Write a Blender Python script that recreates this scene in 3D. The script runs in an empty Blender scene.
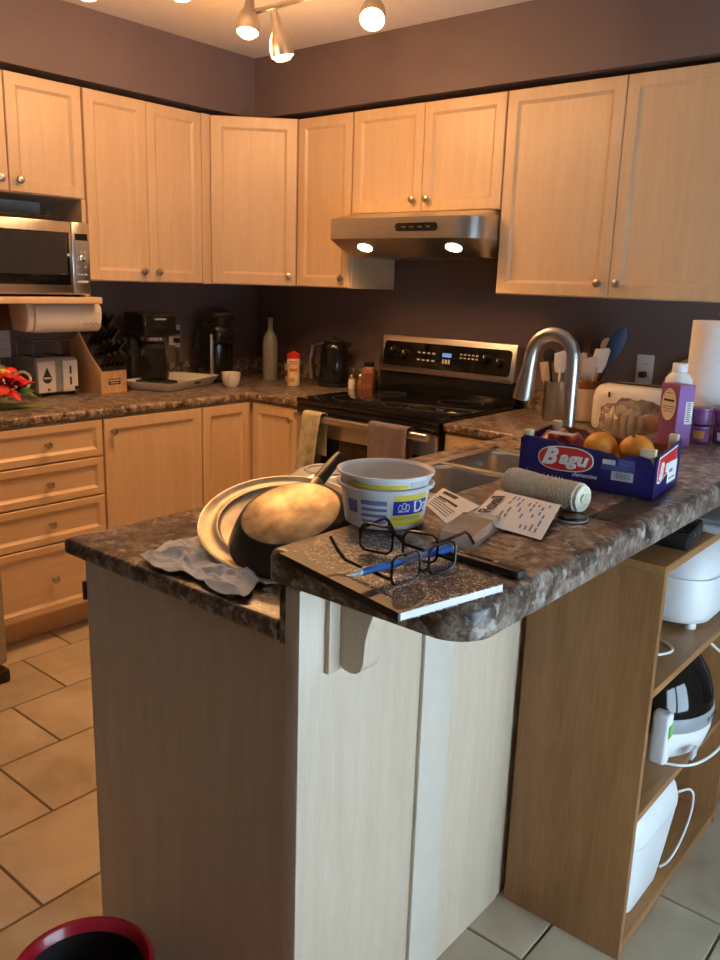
import bpy, bmesh, math, random
from mathutils import Vector, Matrix, noise
random.seed(7)
PI = math.pi
SC = bpy.context.scene
COL = SC.collection

# ---------------------------------------------------------------- camera
CAM = Vector((3.5008, -3.2766, 1.4315))
CR = Vector((0.765186, 0.643058, 0.031091))
CU = Vector((-0.172567, 0.158336, 0.972188))
CF = Vector((-0.620251, 0.749270, -0.232128))
FPX = 826.98
cd = bpy.data.cameras.new('camera')
cd.sensor_fit = 'VERTICAL'; cd.sensor_height = 36.0; cd.lens = FPX / 960 * 36.0
cd.clip_start = 0.02
cam = bpy.data.objects.new('camera', cd); COL.objects.link(cam)
cam.matrix_world = Matrix(((CR.x, CU.x, -CF.x, CAM.x), (CR.y, CU.y, -CF.y, CAM.y), (CR.z, CU.z, -CF.z, CAM.z), (0, 0, 0, 1)))
SC.camera = cam

# ---------------------------------------------------------------- daylight, exposure
W = bpy.data.worlds.new('sky'); SC.world = W; W.use_nodes = True
bg = W.node_tree.nodes['Background']
bg.inputs[0].default_value = (0.62, 0.82, 1.0, 1); bg.inputs[1].default_value = 11.5
SC.view_settings.view_transform = 'Standard'; SC.view_settings.look = 'None'
SC.view_settings.gamma = 1.0; SC.view_settings.use_curve_mapping = False
SC.view_settings.exposure = -0.06
SC.cycles.use_denoising = True
WARM = (1.0, 0.50, 0.19)
TRACK_W, BEAM_W, HOOD_W = 6.0, 18.5, 2.8

def at(px, py, ax, v):
    d = CF + CR * ((px - 360) / FPX) - CU * ((py - 480) / FPX)
    return CAM + d * ((v - CAM[ax]) / d[ax])

# ---------------------------------------------------------------- materials
MATS = {}
def nodes_mat(name):
    m = bpy.data.materials.new(name); m.use_nodes = True
    MATS[name] = m
    nt = m.node_tree
    return m, nt, nt.nodes['Principled BSDF']
def N(nt, t, **kw):
    n = nt.nodes.new(t)
    for k, v in kw.items():
        if k.startswith('i_'):
            n.inputs[k[2:].replace('_', ' ')].default_value = v
        else:
            setattr(n, k, v)
    return n
def ramp(nt, stops):
    r = nt.nodes.new('ShaderNodeValToRGB')
    el = r.color_ramp.elements
    while len(el) < len(stops): el.new(0.5)
    for e, (p, c) in zip(el, stops):
        e.position = p; e.color = (*c, 1)
    return r
def coords(nt, scale=(1, 1, 1), rot=(0, 0, 0)):
    tc = N(nt, 'ShaderNodeTexCoord'); mp = N(nt, 'ShaderNodeMapping')
    mp.inputs['Scale'].default_value = scale; mp.inputs['Rotation'].default_value = rot
    nt.links.new(tc.outputs['Object'], mp.inputs[0]); return mp
def simple(name, col, rough=0.5, metal=0.0, var=0.08, vs=25.0, bump=0.0, bs=200.0, spec=0.5, trans=0.0, coat=0.0, emit=None, es=0.0, alpha=1.0, scale=(1, 1, 1), sheen=0.0):
    m, nt, p = nodes_mat(name)
    mp = coords(nt, scale)
    n = N(nt, 'ShaderNodeTexNoise'); n.inputs['Scale'].default_value = vs; n.inputs['Detail'].default_value = 4
    nt.links.new(mp.outputs[0], n.inputs['Vector'])
    a = tuple(max(0, c * (1 - var)) for c in col); b = tuple(min(1, c * (1 + var)) for c in col)
    r = ramp(nt, [(0.3, a), (0.7, b)])
    nt.links.new(n.outputs['Fac'], r.inputs[0]); nt.links.new(r.outputs[0], p.inputs['Base Color'])
    p.inputs['Roughness'].default_value = rough; p.inputs['Metallic'].default_value = metal
    p.inputs['Specular IOR Level'].default_value = spec
    p.inputs['Transmission Weight'].default_value = trans; p.inputs['Coat Weight'].default_value = coat
    p.inputs['Alpha'].default_value = alpha
    p.inputs['Sheen Weight'].default_value = sheen
    if emit: p.inputs['Emission Color'].default_value = (*emit, 1); p.inputs['Emission Strength'].default_value = es
    if bump:
        n2 = N(nt, 'ShaderNodeTexNoise'); n2.inputs['Scale'].default_value = bs
        nt.links.new(mp.outputs[0], n2.inputs['Vector'])
        bp = N(nt, 'ShaderNodeBump'); bp.inputs['Strength'].default_value = bump; bp.inputs['Distance'].default_value = 0.003
        nt.links.new(n2.outputs['Fac'], bp.inputs['Height']); nt.links.new(bp.outputs[0], p.inputs['Normal'])
    return m
def wood(name, dark, mid, light, scale, rough=0.38, ring=1.0, coat=0.1):
    m, nt, p = nodes_mat(name)
    oi = N(nt, 'ShaderNodeObjectInfo')
    mp = coords(nt, scale)
    off = N(nt, 'ShaderNodeVectorMath', operation='ADD')
    comb = N(nt, 'ShaderNodeCombineXYZ')
    mul = N(nt, 'ShaderNodeMath', operation='MULTIPLY'); mul.inputs[1].default_value = 37.0
    nt.links.new(oi.outputs['Random'], mul.inputs[0])
    for i in range(3): nt.links.new(mul.outputs[0], comb.inputs[i])
    nt.links.new(mp.outputs[0], off.inputs[0]); nt.links.new(comb.outputs[0], off.inputs[1])
    n = N(nt, 'ShaderNodeTexNoise'); n.inputs['Scale'].default_value = 2.2 * ring; n.inputs['Detail'].default_value = 6
    n.inputs['Distortion'].default_value = 0.7
    nt.links.new(off.outputs[0], n.inputs['Vector'])
    n2 = N(nt, 'ShaderNodeTexNoise'); n2.inputs['Scale'].default_value = 16 * ring; n2.inputs['Detail'].default_value = 3
    nt.links.new(off.outputs[0], n2.inputs['Vector'])
    mx = N(nt, 'ShaderNodeMath', operation='MULTIPLY_ADD'); mx.inputs[1].default_value = 0.4
    nt.links.new(n2.outputs['Fac'], mx.inputs[0])
    h = N(nt, 'ShaderNodeMath', operation='MULTIPLY'); h.inputs[1].default_value = 0.6
    nt.links.new(n.outputs['Fac'], h.inputs[0]); nt.links.new(h.outputs[0], mx.inputs[2])
    r = ramp(nt, [(0.32, dark), (0.5, mid), (0.66, light)])
    nt.links.new(mx.outputs[0], r.inputs[0]); nt.links.new(r.outputs[0], p.inputs['Base Color'])
    p.inputs['Roughness'].default_value = rough; p.inputs['Coat Weight'].default_value = coat
    p.inputs['Coat Roughness'].default_value = 0.3
    bp = N(nt, 'ShaderNodeBump'); bp.inputs['Strength'].default_value = 0.05; bp.inputs['Distance'].default_value = 0.002
    nt.links.new(n2.outputs['Fac'], bp.inputs['Height']); nt.links.new(bp.outputs[0], p.inputs['Normal'])
    return m
MAPLE = ((0.62, 0.435, 0.255), (0.665, 0.475, 0.285), (0.70, 0.515, 0.32))
PALE = ((0.60, 0.475, 0.335), (0.65, 0.525, 0.385), (0.69, 0.57, 0.43))
wood('pale_maple', *PALE, scale=(14, 14, 1.1))
wood('maple', *MAPLE, scale=(14, 14, 1.1))
wood('maple_h', *MAPLE, scale=(1.1, 14, 14))
wood('shelf_wood', (0.24, 0.108, 0.036), (0.31, 0.148, 0.052), (0.37, 0.185, 0.070), scale=(9, 9, 0.9), rough=0.45)
wood('shelf_wood_y', (0.24, 0.108, 0.036), (0.31, 0.148, 0.052), (0.37, 0.185, 0.070), scale=(9, 0.9, 9), rough=0.45)
wood('block_wood', (0.50, 0.30, 0.14), (0.58, 0.36, 0.18), (0.66, 0.43, 0.23), scale=(20, 20, 3))
wood('crate_wood', (0.66, 0.54, 0.34), (0.74, 0.62, 0.42), (0.8, 0.7, 0.5), scale=(20, 20, 3), rough=0.7, coat=0)
wood('spoon_wood', (0.50, 0.34, 0.20), (0.60, 0.43, 0.27), (0.68, 0.52, 0.35), scale=(30, 30, 4), rough=0.6, coat=0)

def laminate():
    m, nt, p = nodes_mat('laminate')
    mp = coords(nt, (1, 1, 1), (0.3, 0.2, 0.5))
    n = N(nt, 'ShaderNodeTexNoise'); n.inputs['Scale'].default_value = 26; n.inputs['Detail'].default_value = 9; n.inputs['Roughness'].default_value = 0.72
    n.inputs['Distortion'].default_value = 0.35
    nt.links.new(mp.outputs[0], n.inputs['Vector'])
    r = ramp(nt, [(0.36, (0.022, 0.018, 0.016)), (0.45, (0.10, 0.066, 0.048)), (0.52, (0.22, 0.155, 0.112)), (0.59, (0.36, 0.295, 0.24)), (0.68, (0.17, 0.125, 0.10))])
    nt.links.new(n.outputs['Fac'], r.inputs[0])
    n2 = N(nt, 'ShaderNodeTexNoise'); n2.inputs['Scale'].default_value = 85; n2.inputs['Detail'].default_value = 5; n2.inputs['Roughness'].default_value = 0.7
    nt.links.new(mp.outputs[0], n2.inputs['Vector'])
    r2 = ramp(nt, [(0.40, (0.30, 0.28, 0.27)), (0.52, (1, 1, 1)), (0.66, (1.0, 0.97, 0.93))])
    nt.links.new(n2.outputs['Fac'], r2.inputs[0])
    mx = N(nt, 'ShaderNodeMixRGB', blend_type='MULTIPLY'); mx.inputs[0].default_value = 0.8
    nt.links.new(r.outputs[0], mx.inputs[1]); nt.links.new(r2.outputs[0], mx.inputs[2])
    n3 = N(nt, 'ShaderNodeTexNoise'); n3.inputs['Scale'].default_value = 48; n3.inputs['Detail'].default_value = 6
    nt.links.new(mp.outputs[0], n3.inputs['Vector'])
    r3 = ramp(nt, [(0.56, (0, 0, 0)), (0.66, (1, 1, 1))])
    nt.links.new(n3.outputs['Fac'], r3.inputs[0])
    mx2 = N(nt, 'ShaderNodeMixRGB'); mx2.inputs[2].default_value = (0.44, 0.41, 0.37, 1)
    nt.links.new(r3.outputs[0], mx2.inputs[0]); nt.links.new(mx.outputs[0], mx2.inputs[1])
    nt.links.new(mx2.outputs[0], p.inputs['Base Color'])
    p.inputs['Roughness'].default_value = 0.3
    bp = N(nt, 'ShaderNodeBump'); bp.inputs['Strength'].default_value = 0.12; bp.inputs['Distance'].default_value = 0.001
    nt.links.new(n2.outputs['Fac'], bp.inputs['Height']); nt.links.new(bp.outputs[0], p.inputs['Normal'])
laminate()
def tile_mat():
    m, nt, p = nodes_mat('tile')
    oi = N(nt, 'ShaderNodeObjectInfo')
    mp = coords(nt, (1, 1, 1))
    off = N(nt, 'ShaderNodeVectorMath', operation='ADD'); comb = N(nt, 'ShaderNodeCombineXYZ')
    mul = N(nt, 'ShaderNodeMath', operation='MULTIPLY'); mul.inputs[1].default_value = 40.0
    nt.links.new(oi.outputs['Random'], mul.inputs[0])
    for i in range(3): nt.links.new(mul.outputs[0], comb.inputs[i])
    nt.links.new(mp.outputs[0], off.inputs[0]); nt.links.new(comb.outputs[0], off.inputs[1])
    n = N(nt, 'ShaderNodeTexNoise'); n.inputs['Scale'].default_value = 5.5; n.inputs['Detail'].default_value = 7; n.inputs['Distortion'].default_value = 0.6
    nt.links.new(off.outputs[0], n.inputs['Vector'])
    r = ramp(nt, [(0.3, (0.37, 0.295, 0.20)), (0.5, (0.45, 0.37, 0.26)), (0.72, (0.53, 0.45, 0.33))])
    nt.links.new(n.outputs['Fac'], r.inputs[0])
    hs = N(nt, 'ShaderNodeHueSaturation')
    ma = N(nt, 'ShaderNodeMath', operation='MULTIPLY_ADD'); ma.inputs[1].default_value = 0.16; ma.inputs[2].default_value = 0.92
    nt.links.new(oi.outputs['Random'], ma.inputs[0]); nt.links.new(ma.outputs[0], hs.inputs['Value'])
    nt.links.new(r.outputs[0], hs.inputs['Color']); nt.links.new(hs.outputs[0], p.inputs['Base Color'])
    p.inputs['Roughness'].default_value = 0.42
tile_mat()
simple('grout', (0.17, 0.125, 0.08), 0.9, bump=0.3)
simple('wall_paint', (0.150, 0.110, 0.108), 0.55, var=0.04, vs=6, bump=0.06, bs=260)
simple('room_paint', (0.50, 0.50, 0.48), 0.7, var=0.04, vs=6)
simple('ceiling_paint', (0.72, 0.68, 0.62), 0.85, var=0.03, bump=0.2, bs=160)
simple('pale_strip', (0.66, 0.59, 0.49), 0.45, var=0.03)
simple('white_trim', (0.8, 0.8, 0.78), 0.4)
simple('steel', (0.56, 0.54, 0.51), 0.28, 1.0, var=0.10, vs=6, scale=(1, 60, 60))
simple('steel_v', (0.56, 0.54, 0.51), 0.28, 1.0, var=0.10, vs=6, scale=(60, 60, 1))
simple('fridge_steel', (0.42, 0.40, 0.38), 0.4, 0.9, var=0.08, vs=6, scale=(60, 60, 1))
simple('nickel', (0.50, 0.46, 0.41), 0.3, 1.0)
simple('faucet_steel', (0.50, 0.48, 0.45), 0.36, 1.0, var=0.03)
simple('chrome', (0.8, 0.8, 0.8), 0.08, 1.0, var=0.02)
simple('black_glass', (0.006, 0.006, 0.007), 0.06, var=0.0, spec=0.6)
simple('black_gloss', (0.010, 0.010, 0.011), 0.16, var=0.1)
simple('black_plastic', (0.015, 0.014, 0.014), 0.42, var=0.1)
simple('black_matte', (0.012, 0.011, 0.011), 0.7, var=0.1)
simple('dark_grey', (0.06, 0.06, 0.065), 0.45)
simple('screen_grey', (0.030, 0.027, 0.025), 0.25)
simple('grey_plastic', (0.30, 0.31, 0.33), 0.4)
simple('light_grey', (0.55, 0.56, 0.57), 0.4)
simple('white_plastic', (0.80, 0.82, 0.82), 0.32, var=0.02)
simple('cream_plastic', (0.74, 0.68, 0.55), 0.35, var=0.03)
simple('cream_enamel', (0.80, 0.75, 0.64), 0.25, var=0.03)
simple('porcelain', (0.80, 0.78, 0.74), 0.15, var=0.02, coat=0.3)
simple('outlet_plastic', (0.62, 0.60, 0.57), 0.4, var=0.02)
simple('ceramic_tan', (0.66, 0.52, 0.38), 0.3, var=0.05)
simple('ceramic_brown', (0.22, 0.075, 0.04), 0.3, var=0.1)
simple('paper', (0.83, 0.82, 0.79), 0.8, var=0.02)
simple('paper_towel', (0.86, 0.85, 0.83), 0.95, var=0.02, bump=0.5, bs=180)
simple('ink', (0.03, 0.03, 0.035), 0.7)
simple('ink_grey', (0.22, 0.22, 0.24), 0.8)
simple('ink_blue', (0.16, 0.22, 0.50), 0.6)
simple('tub_white', (0.78, 0.79, 0.80), 0.35, var=0.02, vs=8)
simple('label_blue', (0.025, 0.035, 0.36), 0.35, var=0.05)
simple('label_yellow', (0.80, 0.66, 0.06), 0.4, var=0.05)
simple('crate_blue', (0.012, 0.012, 0.115), 0.35, var=0.1)
simple('crate_red', (0.62, 0.03, 0.025), 0.4, var=0.05)
simple('crate_inside', (0.26, 0.13, 0.055), 0.8, var=0.15)
simple('white_print', (0.82, 0.82, 0.80), 0.5, var=0.01)
simple('orange_skin', (0.80, 0.29, 0.025), 0.4, var=0.12, vs=14, bump=0.35, bs=320)
simple('wrap_red', (0.30, 0.04, 0.055), 0.3, var=0.5, vs=40)
simple('clear_film', (0.85, 0.82, 0.78), 0.12, var=0.03, trans=0.85, spec=0.5)
simple('twine', (0.86, 0.80, 0.64), 0.95, var=0.12, vs=120, bump=0.9, bs=500)
simple('notebook_spine', (0.012, 0.011, 0.011), 0.35)
simple('purple_card', (0.28, 0.085, 0.22), 0.4, var=0.06)
simple('lilac_card', (0.33, 0.16, 0.43), 0.4, var=0.06)
simple('cream_print', (0.78, 0.66, 0.50), 0.6, var=0.03)
simple('purple_cup', (0.30, 0.10, 0.30), 0.25, var=0.2, trans=0.2)
simple('orange_print', (0.75, 0.30, 0.05), 0.5)
simple('green_print', (0.15, 0.48, 0.05), 0.4)
simple('red_plastic', (0.42, 0.012, 0.025), 0.25, var=0.06, coat=0.3)
simple('red_petal', (0.62, 0.03, 0.035), 0.5, var=0.3, vs=20)
simple('green_leaf', (0.06, 0.13, 0.05), 0.5, var=0.3)
simple('green_mat', (0.22, 0.26, 0.12), 0.6, var=0.15)
simple('red_cap', (0.62, 0.02, 0.02), 0.3, var=0.05)
simple('creamer_wrap', (0.80, 0.62, 0.36), 0.4, var=0.1)
simple('towel_green', (0.42, 0.38, 0.25), 0.95, var=0.4, vs=22, bump=0.8, bs=400, sheen=0.3)
simple('towel_purple', (0.15, 0.115, 0.135), 0.95, var=0.15, vs=40, bump=0.9, bs=400, sheen=0.3)
simple('dish_cloth', (0.66, 0.69, 0.74), 0.9, var=0.12, vs=14, bump=0.6, bs=420, sheen=0.2)
simple('pan_bronze', (0.42, 0.32, 0.19), 0.42, 0.85, var=0.55, vs=22)
simple('pan_alu', (0.52, 0.45, 0.33), 0.46, 0.7, var=0.3, vs=16)
simple('pan_edge_highlight', (0.80, 0.74, 0.60), 0.4, 0.6, var=0.08)  # paler than the pan body: rim highlight put into the colour
simple('pan_black', (0.014, 0.011, 0.009), 0.35, var=0.3)
simple('blue_silicone', (0.02, 0.055, 0.14), 0.4)
simple('white_silicone', (0.70, 0.62, 0.52), 0.5)
simple('pen_blue', (0.03, 0.12, 0.42), 0.25)
simple('frame_black', (0.008, 0.008, 0.010), 0.25)
simple('toaster_face', (0.72, 0.70, 0.66), 0.35, var=0.03)
simple('spice', (0.32, 0.14, 0.06), 0.8, var=0.4, vs=200)
simple('salt', (0.72, 0.70, 0.66), 0.8)
simple('bulb', (1, 0.9, 0.75), 0.4, emit=(1.0, 0.80, 0.50), es=18.0)
simple('hood_bulb', (1, 0.9, 0.75), 0.4, emit=(1.0, 0.80, 0.50), es=14.0)
simple('display_blue', (0.02, 0.04, 0.08), 0.3, emit=(0.25, 0.5, 1.0), es=0.6)
simple('mesh_black', (0.10, 0.075, 0.06), 0.6)
simple('lid_grey', (0.24, 0.21, 0.20), 0.35)
simple('frosted_glass', (0.42, 0.43, 0.37), 0.35, trans=0.45)
def glass(name, col=(1, 1, 1), rough=0.0, ior=1.45):
    m, nt, p = nodes_mat(name)
    p.inputs['Base Color'].default_value = (*col, 1); p.inputs['Transmission Weight'].default_value = 1
    p.inputs['Roughness'].default_value = rough; p.inputs['IOR'].default_value = ior
glass('glass', (0.96, 0.98, 0.97)); glass('bottle_glass', (0.55, 0.56, 0.48), 0.25); glass('smoke_glass', (0.10, 0.09, 0.08), 0.02)
glass('thin_glass', (0.97, 0.98, 0.99), 0.0, 1.03); glass('coffee_glass', (0.75, 0.73, 0.70), 0.0, 1.3)
def notebook_mat():
    m, nt, p = nodes_mat('notebook_marble')
    mp = coords(nt)
    n = N(nt, 'ShaderNodeTexNoise'); n.inputs['Scale'].default_value = 210; n.inputs['Detail'].default_value = 3; n.inputs['Distortion'].default_value = 1.5
    nt.links.new(mp.outputs[0], n.inputs['Vector'])
    r = ramp(nt, [(0.55, (0.010, 0.010, 0.011)), (0.60, (0.70, 0.68, 0.64))])
    nt.links.new(n.outputs['Fac'], r.inputs[0]); nt.links.new(r.outputs[0], p.inputs['Base Color'])
    p.inputs['Roughness'].default_value = 0.35
notebook_mat()

# ---------------------------------------------------------------- mesh helpers
class MB:
    def __init__(s): s.bm = bmesh.new()
    def _merge(s, b2, M=None):
        if M is not None: bmesh.ops.transform(b2, matrix=M, verts=b2.verts)
        me = bpy.data.meshes.new('t'); b2.to_mesh(me); b2.free(); s.bm.from_mesh(me); bpy.data.meshes.remove(me); return s
    def box(s, x0, x1, y0, y1, z0, z1, bev=0.0, seg=2, M=None):
        b = bmesh.new(); bmesh.ops.create_cube(b, size=1)
        for v in b.verts:
            v.co = Vector((x0 + (v.co.x + .5) * (x1 - x0), y0 + (v.co.y + .5) * (y1 - y0), z0 + (v.co.z + .5) * (z1 - z0)))
        if bev: bmesh.ops.bevel(b, geom=list(b.edges), offset=bev, segments=seg, affect='EDGES', profile=0.5, clamp_overlap=True)
        return s._merge(b, M)
    def prism(s, pts, d0, d1, axis='z', bev=0.0, seg=2, M=None):
        # pts: 2D outline; axis z -> (x,y), y -> (x,z), x -> (y,z)
        b = bmesh.new()
        def P(p, d): return {'z': (p[0], p[1], d), 'y': (p[0], d, p[1]), 'x': (d, p[0], p[1])}[axis]
        f = b.faces.new([b.verts.new(P(p, d0)) for p in pts])
        r = bmesh.ops.extrude_face_region(b, geom=[f])
        vs = [g for g in r['geom'] if isinstance(g, bmesh.types.BMVert)]
        dv = Vector(P((0, 0), d1)) - Vector(P((0, 0), d0))
        bmesh.ops.translate(b, vec=dv, verts=vs)
        bmesh.ops.recalc_face_normals(b, faces=b.faces)
        if bev:
            idx = 'xyz'.index(axis)
            es = [e for e in b.edges if abs(e.verts[0].co[idx] - e.verts[1].co[idx]) < 1e-7]
            bmesh.ops.bevel(b, geom=es, offset=bev, segments=seg, affect='EDGES', profile=0.5, clamp_overlap=True)
        return s._merge(b, M)
    def lathe(s, prof, seg=32, M=None, caps=True, sx=1.0, sy=1.0):
        b = bmesh.new(); rings = []
        for r, z in prof:
            if r < 1e-6: rings.append([b.verts.new((0, 0, z))])
            else: rings.append([b.verts.new((r * sx * math.cos(2 * PI * i / seg), r * sy * math.sin(2 * PI * i / seg), z)) for i in range(seg)])
        for A, B_ in zip(rings, rings[1:]):
            for i in range(seg):
                j = (i + 1) % seg
                if len(A) == 1 and len(B_) == 1: continue
                if len(A) == 1: b.faces.new((A[0], B_[j], B_[i]))
                elif len(B_) == 1: b.faces.new((A[i], A[j], B_[0]))
                else: b.faces.new((A[i], A[j], B_[j], B_[i]))
        if caps:
            if len(rings[0]) > 1: b.faces.new(rings[0][::-1])
            if len(rings[-1]) > 1: b.faces.new(rings[-1])
        bmesh.ops.recalc_face_normals(b, faces=b.faces)
        return s._merge(b, M)
    def tube(s, pts, r, seg=8, closed=False, rs=None, M=None):
        b = bmesh.new(); pts = [Vector(p) for p in pts]; n = len(pts); rings = []
        prev = None
        for i, p in enumerate(pts):
            a = pts[(i - 1) % n] if (closed or i > 0) else p
            c = pts[(i + 1) % n] if (closed or i < n - 1) else p
            t = (c - a).normalized()
            if prev is None:
                u = t.orthogonal().normalized()
            else:
                u = (prev - t * prev.dot(t))
                u = u.normalized() if u.length > 1e-6 else t.orthogonal().normalized()
            prev = u; w = t.cross(u)
            rr = rs[i] if rs else r
            rings.append([b.verts.new(p + (u * math.cos(2 * PI * k / seg) + w * math.sin(2 * PI * k / seg)) * rr) for k in range(seg)])
        m = n if closed else n - 1
        for i in range(m):
            A, B_ = rings[i], rings[(i + 1) % n]
            for k in range(seg):
                j = (k + 1) % seg; b.faces.new((A[k], A[j], B_[j], B_[k]))
        if not closed:
            b.faces.new(rings[0][::-1]); b.faces.new(rings[-1])
        bmesh.ops.recalc_face_normals(b, faces=b.faces)
        return s._merge(b, M)
    def ball(s, c, r, sx=1, sy=1, sz=1, sub=3, M=None):
        b = bmesh.new(); bmesh.ops.create_icosphere(b, subdivisions=sub, radius=r)
        for v in b.verts: v.co = Vector((c[0] + v.co.x * sx, c[1] + v.co.y * sy, c[2] + v.co.z * sz))
        return s._merge(b, M)
    def quadgrid(s, fn, nu, nv, thick=0.0):
        b = bmesh.new()
        g = [[b.verts.new(fn(i / nu, j / nv)) for j in range(nv + 1)] for i in range(nu + 1)]
        for i in range(nu):
            for j in range(nv): b.faces.new((g[i][j], g[i + 1][j], g[i + 1][j + 1], g[i][j + 1]))
        if thick:
            bmesh.ops.recalc_face_normals(b, faces=b.faces)
            bmesh.ops.solidify(b, geom=list(b.faces), thickness=thick)
        return s._merge(b)
    def build(s, name, mat, parent=None, loc=(0, 0, 0), rotz=0.0, rot=None, smooth=35, world=False):
        if world and parent is not None:
            q = parent; off = Vector((0, 0, 0))
            while q is not None: off += q.location; q = q.parent
            bmesh.ops.translate(s.bm, vec=-off, verts=s.bm.verts)
        me = bpy.data.meshes.new(name); s.bm.to_mesh(me); s.bm.free()
        me.materials.append(MATS[mat])
        if smooth:
            me.polygons.foreach_set('use_smooth', [True] * len(me.polygons))
            me.set_sharp_from_angle(angle=math.radians(smooth))
        o = bpy.data.objects.new(name, me); COL.objects.link(o); o.parent = parent
        o.location = loc; o.rotation_euler = rot if rot else (0, 0, rotz)
        return o
def thing(name, label, cat, loc=(0, 0, 0), rotz=0.0, group=None, kind=None, rot=None):
    o = bpy.data.objects.new(name, None); COL.objects.link(o)
    o.empty_display_size = 0.05
    o.location = loc; o.rotation_euler = rot if rot else (0, 0, rotz)
    return tag(o, label, cat, group, kind)
def tag(o, label, cat, group=None, kind=None):
    o['label'] = label; o['category'] = cat
    if group: o['group'] = group
    if kind: o['kind'] = kind
    return o
def copy_tree(o, parent=None):
    c = o.copy(); COL.objects.link(c); c.parent = parent
    for ch in list(o.children): copy_tree(ch, c)
    return c
def spl(pts, n=6):
    P = [Vector(p) for p in pts]; P = [P[0] * 2 - P[1]] + P + [P[-1] * 2 - P[-2]]; out_ = []
    for i in range(1, len(P) - 2):
        a, b_, c_, d_ = P[i - 1:i + 3]
        for k in range(n):
            t = k / n
            out_.append(.5 * ((2 * b_) + (c_ - a) * t + (2 * a - 5 * b_ + 4 * c_ - d_) * t * t + (3 * b_ - a - 3 * c_ + d_) * t ** 3))
    return out_ + [P[-2]]
def lab(o, s): o['label'] = s; return o
def frame(o, x, y):
    o, x, y = Vector(o), Vector(x).normalized(), Vector(y).normalized()
    z = x.cross(y).normalized(); y = z.cross(x)
    return Matrix(((x.x, y.x, z.x, o.x), (x.y, y.y, z.y, o.y), (x.z, y.z, z.z, o.z), (0, 0, 0, 1)))
def axis_m(o, z):
    z = Vector(z).normalized(); x = z.orthogonal().normalized()
    if abs(z.z) < 0.999: x = Vector((0, 0, 1)).cross(z).normalized()
    y = z.cross(x)
    return Matrix(((x.x, y.x, z.x, o[0]), (x.y, y.y, z.y, o[1]), (x.z, y.z, z.z, o[2]), (0, 0, 0, 1)))
def text(parent, s, size, mat, M, name='lettering', shear=0.0, bold=0.0, depth=0.0004, align='CENTER', sx=1.0, bend=None):
    cu = bpy.data.curves.new('txt', 'FONT'); cu.body = s; cu.size = size; cu.shear = shear; cu.offset = bold * size
    cu.extrude = depth; cu.align_x = align; cu.align_y = 'CENTER'; cu.resolution_u = 3
    ob = bpy.data.objects.new('txt', cu); COL.objects.link(ob)
    dg = bpy.context.evaluated_depsgraph_get(); dg.update()
    me = bpy.data.meshes.new_from_object(ob.evaluated_get(dg))
    bpy.data.objects.remove(ob); bpy.data.curves.remove(cu)
    for v in me.vertices:
        v.co.x *= sx
        if bend: v.co = bend(v.co)
    if not bend: me.transform(M)
    me.name = name; me.materials.clear(); me.materials.append(MATS[mat])
    o = bpy.data.objects.new(name, me); COL.objects.link(o); o.parent = parent
    return o
def decal(parent, name, mat, pts, M, thick=0.0006):
    b = MB(); b.prism(pts, 0, thick, 'z', M=M); return b.build(name, mat, parent, smooth=0)
def rect(x0, x1, y0, y1): return [(x0, y0), (x1, y0), (x1, y1), (x0, y1)]
def ellipse(cx, cy, rx, ry, n=36): return [(cx + rx * math.cos(2 * PI * i / n), cy + ry * math.sin(2 * PI * i / n)) for i in range(n)]
def rrect(x0, x1, y0, y1, r, n=6):
    p = []
    for cx, cy, a0 in ((x1 - r, y1 - r, 0), (x0 + r, y1 - r, 90), (x0 + r, y0 + r, 180), (x1 - r, y0 + r, 270)):
        for k in range(n + 1):
            a = math.radians(a0 + 90 * k / n); p.append((cx + r * math.cos(a), cy + r * math.sin(a)))
    return p

# ---------------------------------------------------------------- room shell
RX, RY, ZC = 4.65, -5.4, 2.443
def struct(b, name, mat, label, cat, parent=None):
    o = b.build(name, mat, parent, smooth=0); return tag(o, label, cat, kind='structure')
fl = struct(MB().box(-0.1, RX + 0.1, RY - 0.1, 0.1, -0.06, -0.004), 'floor', 'grout', 'beige ceramic tile floor with dark grout joints', 'floor')
G = 0.0035; TL = 0.61; TW = 0.305
full = None
for k in range(-4, 16):
    x0, x1 = 1.0 + TW * k, 1.0 + TW * (k + 1)
    x0c, x1c = max(x0, 0.0), min(x1, RX)
    if x1c - x0c < 0.02: continue
    y0 = (-2.061 - TW * 2 / 3 * k) % TL - TL * 12
    while y0 < 0:
        a, b_ = max(y0, RY), min(y0 + TL, 0.0)
        if b_ - a > 0.02:
            whole = (b_ - a > TL - 1e-4) and (x1c - x0c > TW - 1e-4)
            if whole and full:
                t = full.copy(); COL.objects.link(t); t.location = (x0c, a, 0)
            else:
                t = MB().box(G, x1c - x0c - G, G, b_ - a - G, -0.006, 0.0, 0.0016, 1).build('tile', 'tile', fl, (x0c, a, 0), smooth=0)
                if whole: full = t
        y0 += TL
struct(MB().box(-0.1, RX + 0.1, RY - 0.1, 0.1, ZC, ZC + 0.08), 'ceiling', 'ceiling_paint', 'white textured ceiling above the kitchen', 'ceiling')
struct(MB().box(-0.1, 0, RY - 0.1, 0.1, -0.05, ZC), 'wall_left', 'wall_paint', 'dark purple brown painted wall behind the coffee makers', 'wall')
struct(MB().box(0, RX + .1, 0, 0.1, -0.05, ZC), 'wall_back', 'wall_paint', 'dark purple brown painted wall behind the stove', 'wall')
struct(MB().box(0, RX + .1, RY - 0.1, RY, -0.05, ZC), 'wall_front', 'room_paint', 'plain painted wall behind the viewer', 'wall')
WY0, WY1, WZ0, WZ1 = -2.75, -1.25, 0.12, 1.42
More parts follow.
